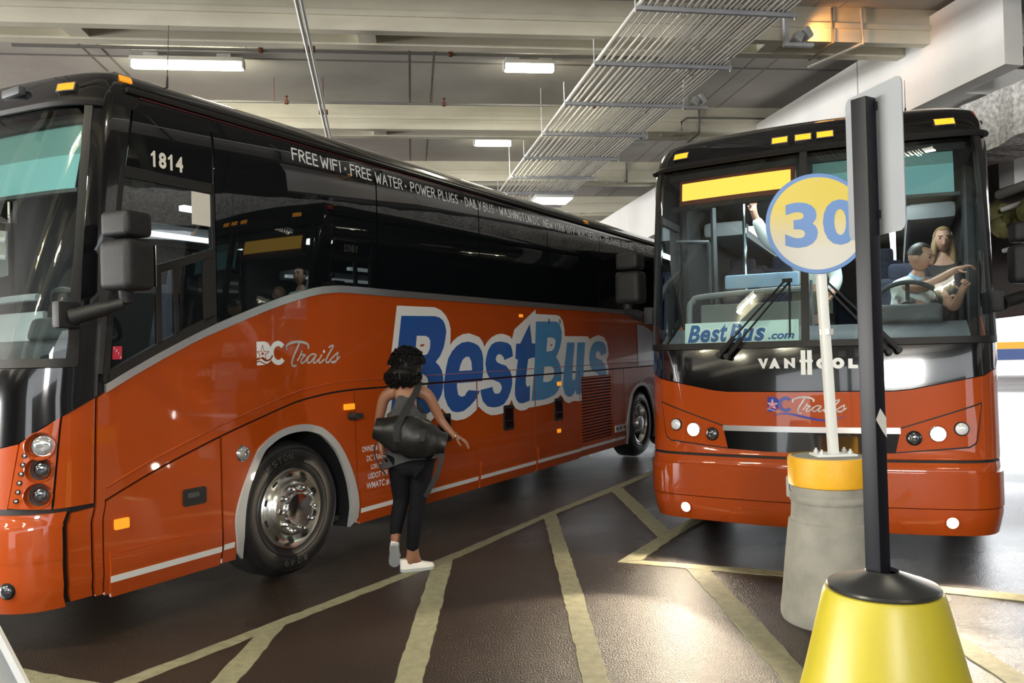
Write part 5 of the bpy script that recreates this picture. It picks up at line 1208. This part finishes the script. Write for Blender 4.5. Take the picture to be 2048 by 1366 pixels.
# shoes
def shoe(heel,toe,up,name='shoe'):
    h=Vector(heel); d=(Vector(toe)-h); L=d.length; d.normalize(); u=Vector(up); u=(u-d*u.dot(d)).normalized(); s=d.cross(u)
    mt=Matrix(((d.x,s.x,u.x,h.x),(d.y,s.y,u.y,h.y),(d.z,s.z,u.z,h.z),(0,0,0,1)))
    def outline(k): return [(-.012,.028*k),(.02,.036*k),(.10,.034*k),(.16,.043*k),(.21,.036*k),(.238,.016*k),(.243,0),(.238,-.018*k),(.21,-.038*k),(.16,-.042*k),(.10,-.032*k),(.02,-.035*k),(-.012,-.027*k),(-.022,0)]
    root=bpy.data.objects.new(name,None); COL.objects.link(root); root.parent=W
    bm=B(); t=B(); prism(t,outline(1.04),lambda x,y,q:(x,y,q),0,.022); merge(bm,t,mt); finish('sole',bm,M['sole'],root)
    bm=B(); t=B(); rows=[]
    for z,k,fr,bk in ((.020,1.0,0,0),(.045,1.0,-.01,0),(.060,.92,-.07,-.002),(.078,.86,-.125,-.004),(.092,.80,-.15,-.004)):
        rows.append([t.verts.new((x+(fr*max(0,(x-.05)/.19)),y*(1 if x<.1 else .6+.4*min(1,(.09-z)/.045)),z)) for x,y in outline(k)])
    for a,b in zip(rows,rows[1:]):
        n=len(a)
        for i in range(n): t.faces.new((a[i],a[(i+1)%n],b[(i+1)%n],b[i]))
    t.faces.new(rows[0][::-1]); t.faces.new(rows[-1]); bmesh.ops.recalc_face_normals(t,faces=t.faces); merge(bm,t,mt); finish('upper',bm,M['shoe'],root,70)
shoe((-.052,-.012,.002),(.17,.062,.002),(0,0,1)); shoe((-.104,-.085,.205),(-.128,.068,.012),(.0,.66,.75))
bm=B(); c=Vector(N['rwrist'][0]); t=B(); tube(t,[(.031*math.cos(2*PI*k/20),.031*math.sin(2*PI*k/20),0) for k in range(21)],.004,6); merge(bm,t,Matrix.Translation(c+Vector((.012,0,-.006)))@basis((.8,.12,-.42))); finish('bracelet',bm,M['gold'],W)

# duffel bag on her back
D=empty('duffel_bag','black leather duffel bag slung across the walking woman\'s back','bag',(-.82,6.08,0))
a=Vector((-.205,-.205,1.115)); b=Vector((.315,-.19,.985)); d=b-a; t=B(); dr=random.Random(4); rings=[]
for i in range(27):
    f=i/26; k=min(1,math.sin(PI*min(max(f,.0),1))**.28) if 0<f<1 else .55
    k=max(k,.70); ry=.118*k; rz=.145*k*(.72+.28*math.sin(PI*f))
    ring=[]
    for j in range(28):
        q=2*PI*j/28; wr=1+.035*math.sin(4*q+f*13)+.03*math.sin(9*f*3+2*q)+dr.uniform(-.008,.008)
        ring.append(t.verts.new((rz*wr*math.cos(q)*(1.0 if math.cos(q)>0 else 1.12),ry*wr*math.sin(q),d.length*f)))
    rings.append(ring)
for x_,y_ in zip(rings,rings[1:]):
    for j in range(28): t.faces.new((x_[j],x_[(j+1)%28],y_[(j+1)%28],y_[j]))
t.faces.new(rings[0][::-1]); t.faces.new(rings[-1]); bmesh.ops.recalc_face_normals(t,faces=t.faces)
zx=d.normalized(); xx=(Vector((0,0,1))-zx*zx.z).normalized(); yy=zx.cross(xx)
mt=Matrix(((xx.x,yy.x,zx.x,a.x),(xx.y,yy.y,zx.y,a.y),(xx.z,yy.z,zx.z,a.z),(0,0,0,1)))
bm=B(); merge(bm,t,mt); finish('bag_body',bm,M['leather'],D,60)
def strap(name,pts,w,th=.004):
    bm=B(); P=smooth_path(pts,8); rows=[]
    for i,p in enumerate(P):
        dd=(P[min(i+1,len(P)-1)]-P[max(i-1,0)]).normalized(); sx=dd.cross(Vector((0,1,.2))).normalized(); nn=sx.cross(dd)
        rows.append([bm.verts.new(p+sx*w/2*e_+nn*f_*th) for e_,f_ in ((-1,-.5),(1,-.5),(1,.5),(-1,.5))])
    for x_,y_ in zip(rows,rows[1:]):
        for j in range(4): bm.faces.new((x_[j],x_[(j+1)%4],y_[(j+1)%4],y_[j]))
    bm.faces.new(rows[0][::-1]); bm.faces.new(rows[-1]); bmesh.ops.recalc_face_normals(bm,faces=bm.faces)
    return finish(name,bm,M['webbing'],D)
strap('shoulder_strap',[(-.03,-.33,1.02),(-.025,-.325,1.12),(.03,-.23,1.25),(.085,-.12,1.35),(.105,-.01,1.425),(.10,.09,1.40),(.09,.15,1.30)],.048)
strap('handle_band',[(.15,-.325,1.02),(.16,-.30,1.09),(.17,-.20,1.15),(.18,-.10,1.13)],.04)
strap('loose_strap',[(.29,-.22,.93),(.27,-.235,.84),(.235,-.24,.74),(.19,-.24,.66),(.155,-.23,.60)],.035)
strap('side_cord',[(-.20,-.21,1.0),(-.215,-.20,.93),(-.185,-.19,.84),(-.14,-.17,.76)],.012)
bm=B(); box(bm,(-.185,-.215,1.15),(.012,.16,.012),bevel=.004); finish('zip_pull',bm,M['webbing'],D)

# people inside the right-hand coach
def cabin_person(label,cat='person'):
    return empty('person',label,cat,tuple(coachB.location),coachB.rotation_euler.z)
def head(parent,c,face,hairm,skinm,long=False):
    """head with brow, eyes, nose, mouth, ears; face = direction looked at"""
    f=Vector(face).normalized(); s=f.cross(Vector((0,0,1))).normalized(); u=s.cross(f)
    mt=Matrix(((s.x,f.x,u.x,c[0]),(s.y,f.y,u.y,c[1]),(s.z,f.z,u.z,c[2]),(0,0,0,1)))
    bm=B(); t=B(); bmesh.ops.create_icosphere(t,subdivisions=3,radius=1)
    for v in t.verts:
        p=v.co; y=p.y*.098; x=p.x*.076; z=p.z*.115
        if z<0: x*=1-.28*(-z/.115); y*=1-.12*(-z/.115) if y>0 else 1-.35*(-z/.115)
        v.co=Vector((x,y,z))
    merge(bm,t,mt)
    t=B(); bmesh.ops.create_cone(t,cap_ends=True,segments=10,radius1=.018,radius2=.008,depth=.05); merge(bm,t,mt@Matrix.Translation((0,.095,-.012))@Matrix.Rotation(-.35,4,'X'))
    for q in (-1,1):
        t=B(); bmesh.ops.create_icosphere(t,subdivisions=2,radius=1)
        for v in t.verts: v.co=Vector((v.co.x*.010,v.co.y*.022,v.co.z*.032))
        merge(bm,t,mt@Matrix.Translation((q*.076,-.005,-.01)))
    hd=finish('head',bm,skinm,parent,60)
    bm=B()
    for q in (-1,1):
        t=B(); bmesh.ops.create_icosphere(t,subdivisions=2,radius=.011); merge(bm,t,mt@Matrix.Translation((q*.031,.080,.012)))
        t=B(); box(t,(q*.031,.088,.034),(.036,.010,.007)); merge(bm,t,mt)
    finish('eyes',bm,M['hairbrown'],hd)
    bm=B(); t=B(); box(t,(0,.080,-.058),(.045,.010,.009),bevel=.003); merge(bm,t,mt); finish('mouth',bm,mat('lips',(.25,.07,.06),.5),hd)
    bm=B(); t=B(); bmesh.ops.create_icosphere(t,subdivisions=3,radius=1)
    dl=[]
    for v in t.verts:
        p=v.co
        if p.y>.45 and p.z<.62: dl.append(v)
        elif p.z<-.25 and not long: dl.append(v)
        v.co=Vector((p.x*.083,p.y*.103-.006,p.z*.112+.014))
        if long and p.z<-.1: v.co=Vector((p.x*.10,p.y*.095-.02,p.z*.26))
    if long:
        for q in (-1,1):
            k=B(); bmesh.ops.create_icosphere(k,subdivisions=2,radius=1)
            for v in k.verts: v.co=Vector((v.co.x*.032,v.co.y*.045,v.co.z*.17))
            merge(bm,k,mt@Matrix.Translation((q*.078,.01,-.11))@Matrix.Rotation(-q*.12,4,'Y'))
    bmesh.ops.delete(t,geom=dl,context='VERTS'); bmesh.ops.solidify(t,geom=t.faces[:],thickness=.008); merge(bm,t,mt); finish('hair',bm,hairm,parent)
# driver leaning to his window
P=cabin_person('seated driver in pale short-sleeved shirt reaching across the wheel of the right coach')
N={}; Eg=[]
nd('pelvis',(.70,1.22,1.60),(.15,.12)); nd('belly',(.71,1.17,1.78),(.145,.12)); nd('chest',(.75,1.10,2.0),(.15,.11)); nd('collar',(.785,1.06,2.14),(.075,.065)); nd('neck',(.80,1.04,2.20),.05); nd('skull',(.815,1.02,2.25),.045)
Eg+=chain('pelvis','belly','chest','collar','neck','skull')
nd('rsh',(.66,1.02,2.10),.062); nd('rel',(.86,.86,2.085),.046); nd('rwrist',(1.06,.86,2.20),.030); Eg+=chain('collar','rsh','rel','rwrist')
nd('lsh',(.91,1.08,2.09),.062); nd('lel',(1.06,1.0,1.90),.045); nd('lwrist',(1.10,.84,2.02),.030); Eg+=chain('collar','lsh','lel','lwrist')
hand_nodes(N,Eg,'r',N['rwrist'][0],(.9,0,.35),(0,.2,-1),curl=.6); hand_nodes(N,Eg,'l',N['lwrist'][0],(.3,-.4,.6),(-.4,0,-.5),curl=.7)
nd('rkn',(.60,.95,1.62),.075); nd('rft',(.60,.80,1.16),.05); nd('lkn',(.86,.97,1.62),.075); nd('lft',(.86,.80,1.16),.05); Eg+=chain('pelvis','rkn','rft')+chain('pelvis','lkn','lft')
skin_mesh('body',N,Eg,M['skinlight'],P)
S={'pelvis':((.70,1.22,1.62),(.165,.135)),'belly':((.71,1.17,1.78),(.165,.14)),'chest':((.75,1.10,2.0),(.168,.128)),'collar':((.78,1.07,2.12),(.09,.085)),'rsh':((.66,1.02,2.095),.080),'rsl':((.755,.945,2.085),.068),'lsh':((.905,1.08,2.085),.080),'lsl':((.97,1.045,2.0),.066)}
skin_mesh('shirt',S,chain('pelvis','belly','chest','collar','rsh','rsl')+[('collar','lsh'),('lsh','lsl')],M['shirt'],P)
S={'pelvis':((.70,1.22,1.58),(.165,.13)),'rkn':((.60,.95,1.62),.088),'rft':((.60,.82,1.2),.062),'lkn':((.86,.97,1.62),.088),'lft':((.86,.82,1.2),.062)}
skin_mesh('trousers',S,chain('pelvis','rkn','rft')+chain('pelvis','lkn','lft'),M['darkjacket'],P)
bm=B(); cyl(bm,(.79,1.05,2.165),(.805,1.035,2.20),.068,.060,16,cap=False); finish('shirt_collar',bm,M['skybluepad'],P)
head(P,(.825,1.0,2.335),(.86,-.32,-.22),M['hairbrown'],M['skinlight'])
# standing passenger reaching up to the rack
P=cabin_person('standing passenger in pale jacket and jeans reaching up behind the round sign')
N={}; Eg=[]
nd('pelvis',(-.06,1.42,1.95),(.14,.11)); nd('waist',(-.06,1.40,2.12),(.13,.10)); nd('chest',(-.06,1.40,2.36),(.15,.11)); nd('collar',(-.06,1.40,2.50),(.08,.07)); nd('neck',(-.06,1.39,2.57),.05); nd('skull',(-.06,1.38,2.62),.045)
Eg+=chain('pelvis','waist','chest','collar','neck','skull')
nd('rsh',(-.22,1.38,2.47),.065); nd('rel',(-.43,1.25,2.62),.048); nd('rwrist',(-.52,1.22,2.86),.030); Eg+=chain('collar','rsh','rel','rwrist')
nd('lsh',(.10,1.40,2.47),.065); nd('lel',(.16,1.36,2.22),.046); nd('lwrist',(.12,1.22,2.08),.030); Eg+=chain('collar','lsh','lel','lwrist')
hand_nodes(N,Eg,'r',N['rwrist'][0],(-.05,-.1,1),(.5,-.8,0),curl=.5); hand_nodes(N,Eg,'l',N['lwrist'][0],(-.2,-.6,-.6),(-.5,0,.2),curl=.6)
nd('rkn',(-.14,1.40,1.60),.075); nd('rft',(-.14,1.42,1.14),.05); nd('lkn',(.03,1.40,1.60),.075); nd('lft',(.03,1.42,1.14),.05); Eg+=chain('pelvis','rkn','rft')+chain('pelvis','lkn','lft')
skin_mesh('body',N,Eg,M['skinlight'],P)
S={'waist':((-.06,1.40,2.10),(.155,.125)),'chest':((-.06,1.40,2.36),(.17,.13)),'collar':((-.06,1.40,2.49),(.10,.09)),'rsh':((-.22,1.38,2.47),.082),'rel':((-.43,1.25,2.62),.066),'rcu':((-.51,1.225,2.83),.050),'lsh':((.10,1.40,2.47),.082),'lel':((.16,1.36,2.22),.062),'lcu':((.125,1.24,2.10),.05)}
skin_mesh('jacket',S,chain('waist','chest','collar','rsh','rel','rcu')+[('collar','lsh'),('lsh','lel'),('lel','lcu')],M['shirt'],P)
S={'pelvis':((-.06,1.42,1.95),(.16,.13)),'rkn':((-.14,1.40,1.60),.092),'rft':((-.14,1.42,1.18),.065),'lkn':((.03,1.40,1.60),.092),'lft':((.03,1.42,1.18),.065)}
skin_mesh('jeans',S,chain('pelvis','rkn','rft')+chain('pelvis','lkn','lft'),M['jeans'],P)
bm=ellipse_loft([(-.06,1.40,1.92,.175,.145),(-.06,1.40,2.0,.18,.15),(-.06,1.40,2.12,.172,.142)],24,False); bmesh.ops.solidify(bm,geom=bm.faces[:],thickness=.006); finish('tied_shirt',bm,M['khaki'],P)
head(P,(-.06,1.36,2.72),(-.3,-.9,.2),M['hairbrown'],M['skinlight'])
# passenger by the window behind the driver
P=cabin_person('long-haired blond passenger in dark jacket standing behind the driver')
N={}; Eg=[]
nd('pelvis',(1.02,1.98,1.75),(.13,.10)); nd('waist',(1.02,1.98,1.95),(.12,.09)); nd('chest',(1.03,1.96,2.20),(.13,.10)); nd('collar',(1.035,1.95,2.36),(.075,.065)); nd('neck',(1.035,1.94,2.43),.045); nd('skull',(1.035,1.93,2.48),.04)
Eg+=chain('pelvis','waist','chest','collar','neck','skull')
nd('rsh',(.90,1.95,2.33),.055); nd('rel',(.86,1.85,2.08),.042); nd('rwrist',(.95,1.72,2.02),.027); Eg+=chain('collar','rsh','rel','rwrist')
nd('lsh',(1.13,1.95,2.33),.05); nd('lel',(1.15,1.85,2.08),.04); nd('lwrist',(1.08,1.72,2.02),.027); Eg+=chain('collar','lsh','lel','lwrist')
hand_nodes(N,Eg,'r',N['rwrist'][0],(.4,-.8,.1),(0,0,-1),curl=.6); hand_nodes(N,Eg,'l',N['lwrist'][0],(-.3,-.8,.1),(0,0,-1),curl=.6)
nd('rkn',(.95,1.94,1.42),.07); nd('rft',(.95,1.98,1.12),.05); nd('lkn',(1.08,1.94,1.42),.07); nd('lft',(1.08,1.98,1.12),.05); Eg+=chain('pelvis','rkn','rft')+chain('pelvis','lkn','lft')
skin_mesh('body',N,Eg,M['skinlight'],P)
S={'pelvis':((1.02,1.98,1.72),(.15,.12)),'waist':((1.02,1.98,1.95),(.14,.11)),'chest':((1.03,1.96,2.20),(.15,.12)),'collar':((1.035,1.95,2.35),(.09,.08)),'rsh':((.90,1.95,2.33),.072),'rel':((.86,1.85,2.08),.058),'rcu':((.94,1.74,2.03),.045),'lsh':((1.13,1.95,2.33),.066),'lel':((1.15,1.85,2.08),.055),'lcu':((1.09,1.74,2.03),.045),'rkn':((.95,1.94,1.42),.085),'rft':((.95,1.98,1.16),.06),'lkn':((1.08,1.94,1.42),.085),'lft':((1.08,1.98,1.16),.06)}
skin_mesh('dark_clothes',S,chain('waist','chest','collar','rsh','rel','rcu')+[('collar','lsh'),('lsh','lel'),('lel','lcu'),('waist','pelvis')]+chain('pelvis','rkn','rft')+chain('pelvis','lkn','lft'),M['darkjacket'],P)
head(P,(1.035,1.91,2.57),(.1,-.95,-.1),M['blond'],M['skinlight'],True)
